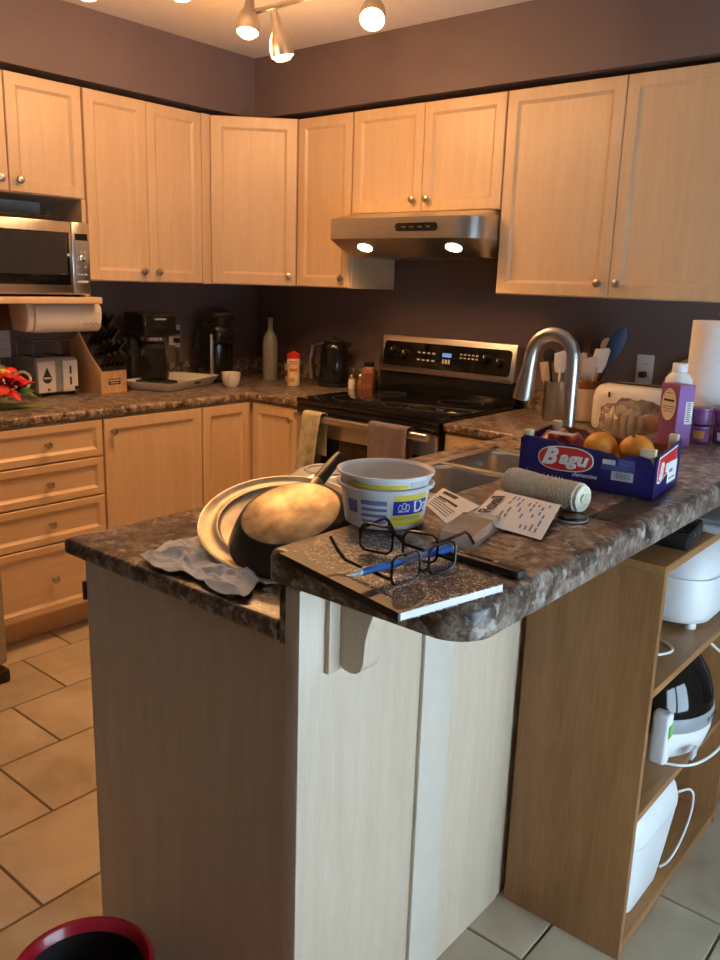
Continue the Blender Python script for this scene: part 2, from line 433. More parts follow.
struct(MB().box(RX, RX + .1, RY, WY0, -0.05, ZC).box(RX, RX + .1, WY1, 0, -0.05, ZC).box(RX, RX + .1, WY0, WY1, WZ1, ZC).box(RX, RX + .1, WY0, WY1, -0.05, WZ0),
       'wall_right', 'room_paint', 'plain painted wall with a wide window', 'wall')
wn = thing('window_1', 'white framed double window letting in daylight', 'window', (RX + 0.05, (WY0 + WY1) / 2, WZ0), kind='structure')
hw = (WY1 - WY0) / 2; hh = WZ1 - WZ0
MB().box(-.04, .04, -hw, -hw + .06, 0, hh).box(-.04, .04, hw - .06, hw, 0, hh).box(-.04, .04, -hw, hw, hh - .06, hh).box(-.04, .04, -hw, hw, 0, .08).box(-.04, .04, -.05, .05, 0, hh).build('window_frame', 'white_trim', wn, smooth=0)
for y0, y1 in ((-hw + .06, -.05), (.05, hw - .06)):
    MB().box(-.003, .003, y0, y1, .08, hh - .06).build('pane', 'thin_glass', wn, smooth=0)
pl = bpy.data.lights.new('daylight_portal', 'AREA'); pl.shape = 'RECTANGLE'; pl.size = hw * 2; pl.size_y = hh; pl.cycles.is_portal = True
po = bpy.data.objects.new('daylight_portal', pl); COL.objects.link(po)
po.location = (RX - 0.02, (WY0 + WY1) / 2, (WZ0 + WZ1) / 2); po.rotation_euler = (PI / 2, 0, PI / 2)
po.rotation_euler = Vector((-1, 0, 0)).to_track_quat('-Z', 'Z').to_euler()

ZS, DS = 2.177, 0.36
UT, UB, UH, DF = 2.158, 1.403, 1.726, 0.337
struct(MB().box(0, DS, RY, -DS, ZS, ZC), 'trim_1', 'wall_paint', 'purple brown soffit above the left upper cabinets', 'soffit')
struct(MB().box(0, RX, -DS, 0, ZS, ZC), 'trim_2', 'wall_paint', 'purple brown soffit above the stove wall cabinets', 'soffit')
struct(MB().box(.002, .22, -1.925, -.23, UT + .0005, ZS - .001).box(.2202, 2.68, -.22, -.002, UT + .0005, ZS - .001), 'trim_3', 'wall_paint', 'dark recessed strip between cabinet tops and soffit', 'trim')

# ---------------------------------------------------------------- cabinets
def knob(parent, x, y, z):
    m = axis_m((x, y, z), (0, -1, 0))
    MB().lathe([(0.0075, 0), (0.0055, 0.004), (0.0055, 0.012), (0.013, 0.016), (0.0155, 0.021), (0.013, 0.0265), (0.006, 0.029), (0, 0.0295)], 20, m).build('knob', 'nickel', parent)
def front(parent, name, w, h, loc, rotz, kn=None, fw=0.055, mat='maple', t=0.019):
    b = bmesh.new()
    rings = [(0, 0), (0, -t + .003), (.003, -t), (fw - .012, -t), (fw - .009, -t + .003), (fw, -t + .0085), (fw, 0)]
    R = [[b.verts.new(p) for p in ((i, y, i), (w - i, y, i), (w - i, y, h - i), (i, y, h - i))] for i, y in rings]
    for A, B_ in zip(R, R[1:] + R[:1]):
        for k in range(4): b.faces.new((A[k], A[(k + 1) % 4], B_[(k + 1) % 4], B_[k]))
    bmesh.ops.recalc_face_normals(b, faces=b.faces)
    m = MB(); m._merge(b)
    d = m.build(name, mat, parent, loc, rotz, smooth=25)
    MB().box(fw, w - fw, -t + .0085, -.003, fw, h - fw).build('panel', mat, d, smooth=0)
    if kn: knob(d, kn[0], -t, kn[1])
    return d
TH = 0.019
R90 = PI / 2
# --- uppers on the left wall
c = thing('upper_cabinet', 'maple two-door short upper cabinet directly above the microwave', 'cabinet', (0, -1.925, UH))
MB().box(0.002, DF - TH, 0, 0.65, 0, UT - UH).build('body', 'maple', c, smooth=0)
front(c, 'door', .318, UT - UH - .006, (DF - TH, .327, .003), R90, (.035, .045))
front(c, 'door', .318, UT - UH - .006, (DF - TH, .005, .003), R90, (.283, .045))
# microwave bay below
c = thing('microwave_shelf', 'open maple bay and protruding shelf holding the microwave', 'shelf', (0, -1.925, 1.312))
MB().box(0.002, .42, 0, .655, 0, .026, .003).build('shelf_board', 'maple_h', c, smooth=30)
MB().box(0.002, DF - .005, .631, .65, .0262, UH - 1.312 - .001).build('side_panel', 'maple', c, smooth=0)
MB().box(0.002, DF - .005, 0, .019, .0262, UH - 1.312 - .001).build('side_panel', 'maple', c, smooth=0)
MB().box(0.002, .008, .019, .631, .0262, UH - 1.312 - .001).build('back_panel', 'light_grey', c, smooth=0)
c = thing('upper_cabinet', 'maple two-door tall upper cabinet between microwave and corner cabinet', 'cabinet', (0, -1.272, UB))
MB().box(0.002, DF - TH, 0, .657, 0, UT - UB).box(DF - TH, DF - .002, .606, .657, 0, UT - UB).build('body', 'maple', c, smooth=0)
front(c, 'door', .299, UT - UB - .006, (DF - TH, .003, .003), R90, (.262, .045))
front(c, 'door', .299, UT - UB - .006, (DF - TH, .304, .003), R90, (.040, .045))
c = thing('corner_cabinet', 'diagonal maple upper cabinet filling the room corner', 'cabinet', (0, 0, UB))
MB().prism([(.002, -.002), (.002, -.613), (.318, -.613), (.614, -.318), (.625, -.318), (.625, -.002)], 0, UT - UB).build('body', 'maple', c, smooth=0)
p0, p1 = Vector((.331, -.607, .003)), Vector((.620, -.331, .003))
ang = math.atan2(p1.y - p0.y, p1.x - p0.x); L = (p1 - p0).length
front(c, 'door', L, UT - UB - .006, (p0.x, p0.y, .003), ang, (L - .035, .045), fw=.06)
# --- uppers on the back wall
c = thing('upper_cabinet', 'narrow maple upper cabinet left of the range hood', 'cabinet', (.627, 0, UB))
MB().box(0, .338, -DF + TH, -.002, 0, UT - UB).build('body', 'maple', c, smooth=0)
front(c, 'door', .330, UT - UB - .006, (.004, -DF + TH, .003), 0, (.292, .042))
c = thing('upper_cabinet', 'short maple two-door upper cabinet directly above the range hood', 'cabinet', (.966, 0, UH))
MB().box(0, .768, -DF + TH, -.002, 0, UT - UH).build('body', 'maple', c, smooth=0)
front(c, 'door', .380, UT - UH - .006, (.003, -DF + TH, .003), 0, (.343, .048))
front(c, 'door', .380, UT - UH - .006, (.385, -DF + TH, .003), 0, (.034, .048))
c = thing('upper_cabinet', 'wide maple two-door upper cabinet right of the range hood', 'cabinet', (1.735, 0, UB))
MB().box(0, .945, -DF + TH, -.002, 0, UT - UB).build('body', 'maple', c, smooth=0)
front(c, 'door', .467, UT - UB - .006, (.003, -DF + TH, .003), 0, (.432, .05))
front(c, 'door', .467, UT - UB - .006, (.473, -DF + TH, .003), 0, (.034, .05))

# --- base cabinets
ZK, CT = 0.913, 0.036
CB = ZK - CT
FX = 0.606     # carcass front; door face at .625
c = thing('drawer_cabinet', 'maple base cabinet with four drawers on the left wall', 'cabinet', (0, -1.922, 0))
MB().box(.002, FX, 0, .498, .11, CB).box(.002, .528, 0, .498, 0.001, .11).build('body', 'maple', c, smooth=0)
for z0, z1 in ((.724, .868), (.567, .718), (.404, .561), (.124, .398)):
    front(c, 'drawer', .490, z1 - z0, (FX, .004, z0), R90, (.245, (z1 - z0) / 2), fw=.040, mat='maple_h')
c = thing('base_cabinet', 'maple single-door base cabinet beside the drawers', 'cabinet', (0, -1.423, 0))
MB().box(.002, FX, 0, .505, .11, CB).box(.002, .528, 0, .505, 0.001, .11).build('body', 'maple', c, smooth=0)
front(c, 'door', .497, .744, (FX, .004, .124), R90, (.034, .692))
c = thing('corner_base_cabinet', 'maple corner base cabinet with two folding doors', 'cabinet', (0, 0, 0))
MB().prism([(.002, -.002), (.002, -.917), (FX, -.917), (FX, -FX), (.952, -FX), (.952, -.002)], .11, CB).prism([(.002, -.002), (.002, -.917), (.528, -.917), (.528, -.528), (.952, -.528), (.952, -.002)], .001, .11).build('body', 'maple', c, smooth=0)
front(c, 'door', .280, .744, (FX, -.914, .124), R90)
front(c, 'door', .297, .744, (.634, -FX, .124), 0, (.258, .692))
c = thing('base_cabinet', 'maple base cabinet between stove and sink peninsula', 'cabinet', (1.722, 0, 0))
MB().box(0, .90, -FX, -.002, .11, CB).box(0, .90, -.528, -.002, .001, .11).build('body', 'maple', c, smooth=0)
front(c, 'door', .315, .744, (.004, -FX, .124), 0, (.28, .69))
c = thing('peninsula_cabinet', 'maple sink base cabinet with a plain end panel facing the viewer', 'cabinet', (2.64, -2.405, 0))
MB().box(-.560, 0, .022, 1.77, .11, CB - .20).box(-.560, 0, .022, .70, CB - .20, CB).box(-.560, -.03, 1.56, 1.77, CB - .20, CB).box(-.560, -.545, .7, 1.56, CB - .20, CB).box(-.49, 0, .022, 1.77, .001, .11).build('body', 'maple', c, smooth=0)
MB().box(-.592, .008, .010, .0215, .001, CB).build('end_panel', 'pale_maple', c, smooth=0)
MB().box(-.600, -.592, .004, .016, .775, .815, .002).build('hinge', 'black_plastic', c)
for i in range(3):
    front(c, 'door', .50, .744, (-.560, .55 + i * .56, .124), -R90, (.46, .69))

# --- countertops
ct = thing('countertop', 'brown mottled laminate countertop running along the left wall into the corner', 'countertop', (0, 0, CB))
MB().prism([(.002, -.002), (.002, -1.945), (.632, -1.945), (.632, -.635), (.945, -.635), (.945, -.002)], 0, CT, 'z', .012, 3).build('slab', 'laminate', ct, smooth=40)
tag(MB().box(.002, .018, -1.945, -.019, ZK + .0005, 1.002, .003).build('backsplash', 'laminate'), 'low laminate backsplash strip along the left wall', 'backsplash')
tag(MB().box(.002, .950, -.018, -.002, ZK + .0005, 1.002, .003).build('backsplash', 'laminate'), 'low laminate backsplash strip left of the stove', 'backsplash')
SX0, SX1, SY0, SY1 = 2.125, 2.515, -1.62, -.93     # sink cut-out
ct = thing('countertop', 'brown mottled laminate countertop of the sink peninsula', 'countertop', (2.03, -2.429, CB))
b = MB().prism([(1.722, -.002), (1.722, -.635), (2.030, -.635), (2.030, -2.429), (2.640, -2.429), (2.640, -.002)], CB, CB + CT, 'z', .010, 3)
slab = b.build('slab', 'laminate', ct, world=True, smooth=40)
cut = MB().box(SX0, SX1, SY0, SY1, CB - .05, CB + CT + .05).build('cut', 'laminate', ct, world=True)
bo = slab.modifiers.new('b', 'BOOLEAN'); bo.object = cut; bo.operation = 'DIFFERENCE'; bo.solver = 'EXACT'
dg = bpy.context.evaluated_depsgraph_get(); dg.update()
me = bpy.data.meshes.new_from_object(slab.evaluated_get(dg)); slab.modifiers.clear(); slab.data = me
bpy.data.objects.remove(cut)
tag(MB().box(1.722, 2.618, -.018, -.002, ZK + .0005, 1.003, .003).build('backsplash', 'laminate'), 'low laminate backsplash strip right of the stove', 'backsplash')
tag(MB().box(2.641, 2.657, -2.425, -.02, CB, .977, .002).build('backsplash', 'laminate'), 'laminate riser strip between sink counter and raised bar', 'backsplash')
# sink
sk = thing('kitchen_sink', 'stainless steel double bowl sink set in the peninsula', 'sink', (2.32, -1.275, ZK))
def bowl(y0, y1):
    b = bmesh.new()
    def ring(i, z): return [b.verts.new((x, y, z)) for x, y in rrect(SX0 + .022 + i, SX1 - .05 - i, y0 + i, y1 - i, .05, 5)]
    R = [ring(0, ZK + .003), ring(.006, ZK - .006), ring(.012, ZK - .15), ring(.04, ZK - .17)]
    for A, B_ in zip(R, R[1:]):
        for k in range(len(A)): b.faces.new((A[k], A[(k + 1) % len(A)], B_[(k + 1) % len(A)], B_[k]))
    b.faces.new(R[-1]); bmesh.ops.recalc_face_normals(b, faces=b.faces); bmesh.ops.reverse_faces(b, faces=b.faces)
    m = MB(); m._merge(b); return m.build('bowl', 'steel', sk, world=True)
ym = -1.262
bowl(SY0 + .03, ym - .014); bowl(ym + .014, SY1 - .03)
zr = ZK + .001
MB().box(SX0 - .012, SX0 + .024, SY0 - .012, SY1 + .012, zr, zr + .004, .0015).box(SX1 - .052, SX1 + .012, SY0 - .012, SY1 + .012, zr, zr + .004, .0015).box(SX0, SX1, SY0 - .012, SY0 + .032, zr, zr + .004, .0015).box(SX0, SX1, SY1 - .032, SY1 + .012, zr, zr + .004, .0015).build('rim', 'faucet_steel', sk, world=True)
MB().box(SX0 + .022, SX1 - .05, ym - .015, ym + .015, zr - .004, zr + .004, .0015).build('divider', 'faucet_steel', sk, world=True)
# faucet
FXX, FYY = 2.555, -1.295
fc = thing('kitchen_faucet', 'brushed steel gooseneck pull-down faucet behind the crate', 'faucet', (FXX, FYY, ZK + .006))
MB().lathe([(.028, 0), (.028, .008), (.022, .014), (.0205, .10), (.018, .11)], 28).build('base', 'faucet_steel', fc)
pts = [(0, 0, .105 + .20 * i / 6) for i in range(7)]
for i in range(1, 15):
    a = PI * i / 14 * 0.97; pts.append((-.060 + .060 * math.cos(a), 0, .338 + .060 * math.sin(a)))
pts = pts[:6] + [(0, 0, .32)] + pts[7:]
MB().tube(pts, .0178, 20).build('neck', 'faucet_steel', fc)
e = pts[-1]
MB().lathe([(.0182, 0), (.019, -.004), (.019, -.03), (.0265, -.105), (.0265, -.122), (.021, -.124), (0, -.124)], 24, Matrix.Translation(e) @ Matrix.Rotation(math.radians(8), 4, 'Y')).build('spray_head', 'faucet_steel', fc)
MB().tube([(.02, 0, .07), (.05, .01, .085), (.09, .02, .10)], .006, 10).build('lever', 'faucet_steel', fc)

# --- bar top and the wall carrying it
ZB, TB = 1.031, 0.053
BX0, BX1, BY = 2.62, 2.99, -2.4325
def arc(cx, cy, r, a0, a1, n): return [(cx + r * math.cos(math.radians(a0 + (a1 - a0) * k / n)), cy + r * math.sin(math.radians(a0 + (a1 - a0) * k / n))) for k in range(n + 1)]
out = [(BX0, -.003)] + arc(BX0 + .012, BY + .012, .012, 180, 270, 4) + arc(BX1 - .06, BY + .06, .06, 270, 360, 12) + [(BX1, -.003)]
bar = thing('bar_countertop', 'raised mottled laminate bar top with rounded corner holding the clutter', 'countertop', (2.8, -2.43, ZB - TB))
b = bmesh.new()
def oring(ins, z):
    P = [(BX0 + ins, -.003)] + arc(BX0 + .016, BY + .016, .016 - ins, 180, 270, 4) + arc(BX1 - .06, BY + .06, .06 - ins, 270, 360, 12) + [(BX1 - ins, -.003)]
    return [b.verts.new((x, y, z)) for x, y in P]
R = [oring(.005, ZB - TB), oring(.0015, ZB - TB + .0015), oring(0, ZB - TB + .005)] + [oring(.015 * (1 - math.cos(a)), ZB - .015 + .015 * math.sin(a)) for a in [PI / 2 * k / 5 for k in range(6)]]
for A, B_ in zip(R, R[1:]):
    for k in range(len(A)): b.faces.new((A[k], A[(k + 1) % len(A)], B_[(k + 1) % len(A)], B_[k]))
b.faces.new(R[0][::-1]); b.faces.new(R[-1]); bmesh.ops.recalc_face_normals(b, faces=b.faces)
m = MB(); m._merge(b); m.build('slab', 'laminate', bar, world=True, smooth=40)
wp = thing('wall_peninsula', 'whitewashed maple back panelling under the raised bar', 'panelling', (2.67, -2.43, 0), kind='structure')
MB().box(2.659, 2.690, -2.430, -2.103, .001, ZB - TB - .001, .0015).build('panel', 'pale_maple', wp, world=True)
MB().box(2.659, 2.686, -2.103, -.003, .001, ZB - TB - .001).build('panel', 'pale_maple', wp, world=True)
MB().box(2.6865, 2.695, -2.097, -1.997, .001, ZB - TB - .002, .001).build('batten', 'pale_strip', wp, world=True)
MB().box(2.6865, 2.690, -1.995, -1.735, .001, ZB - TB - .002, .0005).build('panel', 'pale_maple', wp, world=True)
MB().box(2.6905, 2.700, -2.372, -2.285, .822, ZB - TB - .001, .001).build('bracket_plate', 'pale_maple', wp, world=True)
prof = [(2.7005, .977), (2.7005, .838), (2.703, .830), (2.710, .825), (2.722, .8235), (2.734, .826), (2.743, .833), (2.748, .845), (2.7495, .862), (2.751, .885), (2.757, .910), (2.766, .935), (2.770, .977)]
MB().prism(prof, -2.346, -2.303, 'y', .0015).build('corbel', 'pale_maple', wp, world=True)

# ---------------------------------------------------------------- shelf unit on the dining side
U0, U1, UY0, UY1, UTZ = 2.702, 2.989, -1.719, -1.055, .913
su = thing('shelf_unit', 'brown wood-grain open shelving unit under the bar', 'shelving', (2.85, -1.39, 0))
MB().box(U0, U1, UY0, UY0 + .018, .001, UTZ - .018, .0008).build('side_panel', 'shelf_wood', su, world=True)
MB().box(U0, U1, UY1 - .018, UY1, .001, UTZ - .018, .0008).build('side_panel', 'shelf_wood', su, world=True)
MB().box(U0, U1, UY0, UY1, UTZ - .018, UTZ, .0008).build('top_board', 'shelf_wood_y', su, world=True)
for z in (.036, .352, .642):
    MB().box(U0 + .006, U1 - .001, UY0 + .0185, UY1 - .0185, z - .018, z, .0008).build('shelf_board', 'shelf_wood_y', su, world=True)
MB().box(U0, U0 + .005, UY0 + .0185, UY1 - .0185, .001, UTZ - .0185).build('back_panel', 'shelf_wood_y', su, world=True)
MB().box(U1 - .02, U1 - .004, UY0 + .0185, UY1 - .0185, .001, .0175).build('plinth', 'shelf_wood_y', su, world=True)

# ---------------------------------------------------------------- stove
st = thing('stove', 'black glass-top stove with stainless control panel and oven handle', 'stove', (1.336, -.36, 0))
SX, SXR = .957, 1.715
MB().box(SX, SXR, -.63, -.02, .02, .904).build('body', 'black_plastic', st, world=True, smooth=0)
MB().box(SX - .002, SXR + .002, -.662, -.075, .9045, .931, .005).build('cooktop', 'black_glass', st, world=True)
for bx, by, r in ((1.14, -.48, .10), (1.53, -.48, .08), (1.14, -.22, .075), (1.53, -.22, .10)):
    ring = MB().lathe([(r, .0), (r, .0006), (r - .003, .0006), (r - .003, 0)], 40, Matrix.Translation((bx, by, .9312)), caps=False)
    lab(ring.build('burner_ring', 'dark_grey', st, world=True), 'printed burner ring')
MB().box(SX + .004, SXR - .004, -.6655, -.631, .19, .862, .006).build('oven_door', 'steel', st, world=True)
MB().box(SX + .07, SXR - .07, -.668, -.6655, .40, .775, .001).build('oven_window', 'black_glass', st, world=True)
MB().box(SX + .004, SXR - .004, -.655, -.631, .03, .178, .004).build('drawer_front', 'steel', st, world=True)
MB().box(SX, SXR, -.658, -.631, .866, .9035, .003).build('front_band', 'black_gloss', st, world=True)
MB().box(SX + .035, SXR - .005, -.722, -.692, .845, .875, .009, 3).box(SX + .05, SX + .08, -.693, -.666, .85, .87).box(SXR - .05, SXR - .02, -.693, -.666, .85, .87).build('handle', 'steel', st, world=True)
# back guard
MB().box(SX + .004, SXR - .004, -.085, -.022, .925, 1.03, .003).build('guard_base', 'black_gloss', st, world=True)
gm = Matrix.Translation((SX + .004, -.095, 1.022)) @ Matrix.Rotation(math.radians(-9), 4, 'X')
GW, GH = SXR - SX - .008, .172
MB().prism(rrect(0, GW, 0, GH, .014), -.0, .075, 'y', .004, M=gm).build('control_panel', 'steel', st, world=True)
MB().prism(rrect(.024, GW - .024, .028, GH - .028, .018), -.002, 0.001, 'y', M=gm).build('control_glass', 'black_glass', st, world=True)
for kx in (.085, .155, .60, .67):
    m_ = gm @ axis_m((kx, -.002, GH / 2 + (.01 if kx in (.085, .60) else -.0)), (0, -1, 0))
    k_ = MB().lathe([(.026, 0), (.024, .003), (.018, .004), (.016, .022), (.013, .025), (0, .025)], 24, m_).build('burner_knob', 'black_gloss', st, world=True)
    MB().box(-.0015, .0015, .003, .015, .0252, .0262, M=m_).build('pointer', 'white_print', k_, world=True)
for i in range(4):
    for j in range(2):
        MB().box(.225 + i * .028, .240 + i * .028, -.0035, -.0015, .062 + j * .034, .069 + j * .034, M=gm).build('button', 'light_grey', st, world=True, smooth=0)
for i in range(5):
    for j in range(2):
        MB().box(.462 + i * .021, .473 + i * .021, -.0035, -.0015, .088 + j * .016, .094 + j * .016, M=gm).build('button', 'light_grey', st, world=True, smooth=0)
MB().box(.365, .415, -.0032, -.0015, .088, .106, M=gm).build('display', 'display_blue', st, world=True, smooth=0)
for i in range(3): MB().box(.368 + i * .016, .378 + i * .016, -.0035, -.0015, .058, .078, M=gm).build('display_digit', 'light_grey', st, world=True, smooth=0)
MB().box(GW / 2 - .03, GW / 2 + .03, -.0015, -.0002, .009, .017, M=gm).build('badge', 'dark_grey', st, world=True, smooth=0)

# towels on the oven handle
def hung(name, mat, label, x0, x1, z0f, z0b, amp, skew=0.0):
    t = thing(name, label, 'towel', ((x0 + x1) / 2, -.707, z0f))
    zt = .881
    def fn(u, v):
        x = x0 + (x1 - x0) * u
        lf, lb = zt - z0f, zt - z0b; tot = lf + .05 + lb; s = v * tot
        fold = amp * math.sin(u * 9 + v * 2.0) 
        if s < lf: f = (lf - s) / lf; return Vector((x + skew * f, -.729 - .004 * f + fold * f - .004 * abs(math.sin(u * 7)), z0f + s + .006 * math.sin(u * 5) * f))
        if s < lf + .05:
            a = PI * (s - lf) / .05; return Vector((x, -.707 - .0235 * math.cos(a), zt + .010 * math.sin(a)))
        f = (s - lf - .05) / lb; return Vector((x, -.684 + fold * f * .2, zt - (s - lf - .05)))
    MB().quadgrid(fn, 26, 44, .003).build('cloth', mat, t, world=True, smooth=60)
    return t
hung('dish_towel', 'towel_green', 'beige and green patterned dish towel at the left of the oven handle', 1.06, 1.165, .60, .70, .010, -.045)
hung('dish_towel', 'towel_purple', 'purple grey terry towel at the right of the oven handle', 1.425, 1.62, .70, .74, .006)

# ---------------------------------------------------------------- range hood
hd = thing('range_hood', 'stainless under-cabinet range hood with two lit lamps', 'range hood', (1.35, -.25, 1.542))
def hoodo(front, r, ins, z, b):
    x0, x1 = .97 + ins, 1.731 - ins
    rl = r * .35
    P = [(x0, -.004)] + arc(x0 + rl, -front + rl, rl, 180, 270, 10) + arc(x1 - r, -front + r, r, 270, 360, 10) + [(x1, -.004)]
    return [b.verts.new((p[0], p[1], z)) for p in P]
b = bmesh.new()
R = [hoodo(.365, .06, .012, 1.724, b), hoodo(.46, .10, .004, 1.706, b), hoodo(.500, .11, 0, 1.694, b), hoodo(.500, .11, 0, 1.612, b), hoodo(.490, .105, .004, 1.604, b), hoodo(.40, .08, .02, 1.548, b), hoodo(.39, .08, .02, 1.542, b)]
for A, B_ in zip(R, R[1:]):
    for k in range(len(A)): b.faces.new((A[k], A[(k + 1) % len(A)], B_[(k + 1) % len(A)], B_[k]))
b.faces.new(R[0]); b.faces.new(R[-1][::-1]); bmesh.ops.recalc_face_normals(b, faces=b.faces)
m = MB(); m._merge(b); m.build('canopy', 'steel', hd, world=True, smooth=30)
decal(hd, 'control_strip', 'black_gloss', rrect(-.105, .105, -.016, .016, .015), Matrix.Translation((.10, -.2505, .113)) @ Matrix.Rotation(R90, 4, 'X'), .002)
for i in range(4):
    MB().box(.03 + i * .04, .05 + i * .04, -.2545, -.2525, .110, .116, .001).build('switch', 'dark_grey', hd)
nz = Vector((0, -.056, -.09)).normalized()
for i, lx in enumerate((1.145, 1.60)):
    cpt = Vector((lx, -.447, 1.5775))
    hb = MB().lathe([(0, 0), (.026, 0), (.026, .003), (0, .003)], 24, axis_m(cpt, nz), sx=1.4).build('hood_lamp', 'hood_bulb', hd, world=True)
    ld = bpy.data.lights.new('hood_light', 'SPOT'); ld.energy = HOOD_W; ld.color = WARM; ld.spot_size = math.radians(150); ld.spot_blend = .6; ld.shadow_soft_size = .03
    lo = bpy.data.objects.new('hood_light', ld); COL.objects.link(lo); lo.location = cpt + Vector((0, -.004, -.012))

# ---------------------------------------------------------------- track lights
def track(label, p0, p1, heads, ceil_pt):
    t = thing('track_light', label, 'ceiling light', (*ceil_pt, ZC))
    MB().tube([p0, p1], .009, 10).build('rail', 'nickel', t, world=True)
    MB().lathe([(.06, ZC - .001), (.06, ZC - .018), (.03, ZC - .026), (0, ZC - .026)], 32, Matrix.Translation((*ceil_pt, 0))).build('canopy', 'nickel', t, world=True)
    MB().tube([(*ceil_pt, ZC - .02), (*ceil_pt, p0[2])], .007, 10).build('stem', 'nickel', t, world=True)
    for (hp, piv, d, on) in heads:
        d = Vector(d).normalized(); hp = Vector(hp); piv = Vector(piv)
        MB().tube([piv, piv - Vector((0, 0, .035)), hp], .006, 8).build('arm', 'nickel', t, world=True)
        m_ = axis_m(hp, d)
        h = MB().lathe([(0, -.02), (.013, -.018), (.016, -.005), (.019, .035), (.037, .07), (.042, .095), (.042, .122), (.039, .122), (.036, .095)], 28, m_, caps=False).build('spot_head', 'nickel', t, world=True)
        MB().lathe([(0, .100), (.034, .102), (.0375, .112), (.036, .122), (.024, .134), (0, .138)], 24, m_).build('bulb', 'bulb', h, world=True)
        ld = bpy.data.lights.new('track_lamp', 'POINT'); ld.energy = TRACK_W * on; ld.color = WARM; ld.shadow_soft_size = .03
        lo = bpy.data.objects.new('track_lamp', ld); COL.objects.link(lo)
        lo.location = hp + d * .175
        sp = bpy.data.lights.new('track_beam', 'SPOT'); sp.energy = BEAM_W * on; sp.color = WARM; sp.spot_size = math.radians(130); sp.spot_blend = .9; sp.shadow_soft_size = .035
        so = bpy.data.objects.new('track_beam', sp); COL.objects.link(so); so.location = hp + d * .15; so.rotation_euler = d.to_track_quat('-Z', 'Y').to_euler()
        lo.rotation_euler = d.to_track_quat('-Z', 'Y').to_euler()
RZ = 2.352
track('three-headed brushed nickel track light in front of the corner soffit', (1.06, -1.06, RZ), (1.95, -1.06, RZ),
      [((1.09, -1.06, 2.40), (1.09, -1.06, RZ), (.10, -.20, -1), 1.0),
       ((1.218, -1.06, 2.315), (1.218, -1.06, RZ), (.10, .22, -1), 1.0),
       ((1.63, -1.02, 2.33), (1.63, -1.06, RZ), (.35, -.5, -.8), 1.0)], (1.50, -1.06))
track('two-headed brushed nickel track light cut by the top of the photo', (.90, -1.80, 2.39), (1.40, -1.42, 2.39),
      [((1.02, -1.68, 2.385), (1.01, -1.715, 2.39), (.15, .0, -1), 1.0),
       ((1.245, -1.50, 2.39), (1.25, -1.535, 2.39), (.15, .0, -1), 1.0)], (1.15, -1.61))

# ---------------------------------------------------------------- microwave and what is around it
mw = thing('microwave', 'stainless microwave oven in the cabinet bay', 'microwave', (.2, -1.555, 1.3395))
MB().box(-.18, .165, -.252, .252, .008, .292, .004).build('body', 'dark_grey', mw)
MB().box(.165, .195, -.252, .170, .008, .292, .006).build('door', 'steel_v', mw)
MB().box(.1952, .1975, -.235, .158, .045, .250, .001).build('door_glass', 'black_glass', mw)
MB().box(.1976, .1980, -.16, .145, .085, .245).build('window_screen', 'screen_grey', mw, smooth=0)
cp = MB().box(.165, .193, .172, .252, .008, .292, .005).build('control_panel', 'steel_v', mw)
MB().box(.1932, .1945, .186, .242, .222, .248).build('display', 'black_glass', cp, smooth=0)
for j in range(4):
    for i in range(3):
        if j == 1 and i == 1: continue
        MB().box(.1932, .195, .190 + i * .018, .199 + i * .018, .085 + j * .030, .092 + j * .030).build('button', 'light_grey', cp, smooth=0)
MB().lathe([(.014, 0), (.014, .006), (.011, .008), (0, .008)], 20, axis_m((.1932, .214, .150), (1, 0, 0))).build('dial', 'chrome', cp)
MB().box(.1932, .1945, .190, .238, .055, .064).build('button', 'light_grey', cp, smooth=0)
for fx, fy in ((-.15, -.22), (-.15, .22), (.14, -.22), (.14, .22)):
    MB().lathe([(.012, -.001), (.012, .008)], 12, Matrix.Translation((fx, fy, 0))).build('foot', 'black_plastic', mw)
ts = thing('baking_tray', 'black baking tray lying on top of the microwave', 'tray', (.15, -1.55, 1.6325))
MB().box(-.13, .16, -.24, .18, 0, .004, .001).build('base', 'black_matte', ts)
MB().box(-.13, .16, -.24, -.23, .0042, .022, .001).box(-.13, .16, .17, .18, .0042, .022, .001).box(.15, .16, -.2298, .1698, .0042, .022, .001).box(-.13, -.12, -.2298, .1698, .0042, .022, .001).build('rim', 'black_matte', ts)
MB().tube([(.158, .11, .02), (.162, .118, .04), (.158, .126, .02)], .003, 8).build('handle', 'nickel', ts)
# paper towel dispenser under the shelf
pd = thing('towel_dispenser', 'cream plastic towel dispenser mounted under the microwave shelf', 'dispenser', (.3, -1.41, 1.195))
prof = [(-.09, .1155), (.055, .1155), (.072, .10), (.075, .06), (.062, .012), (.045, 0), (-.06, 0), (-.09, .03)]
MB().prism([(p[0], p[1]) for p in prof], -.135, .165, 'y', .006, 3).build('housing', 'cream_plastic', pd, smooth=50)
MB().prism([(-.088, .1145), (.05, .1145), (.066, .09), (.066, .04), (.045, .006), (-.06, .006)], -.165, -.1355, 'y', .004).build('end_cap', 'cream_plastic', pd, smooth=50)
MB().tube([(.0705 - .002 * (k % 2), .075 + k * .008, .034 + .006 * ((k * 7) % 3 - 1)) for k in range(11)], .0012, 5).build('script_mark', 'ink_grey', pd)

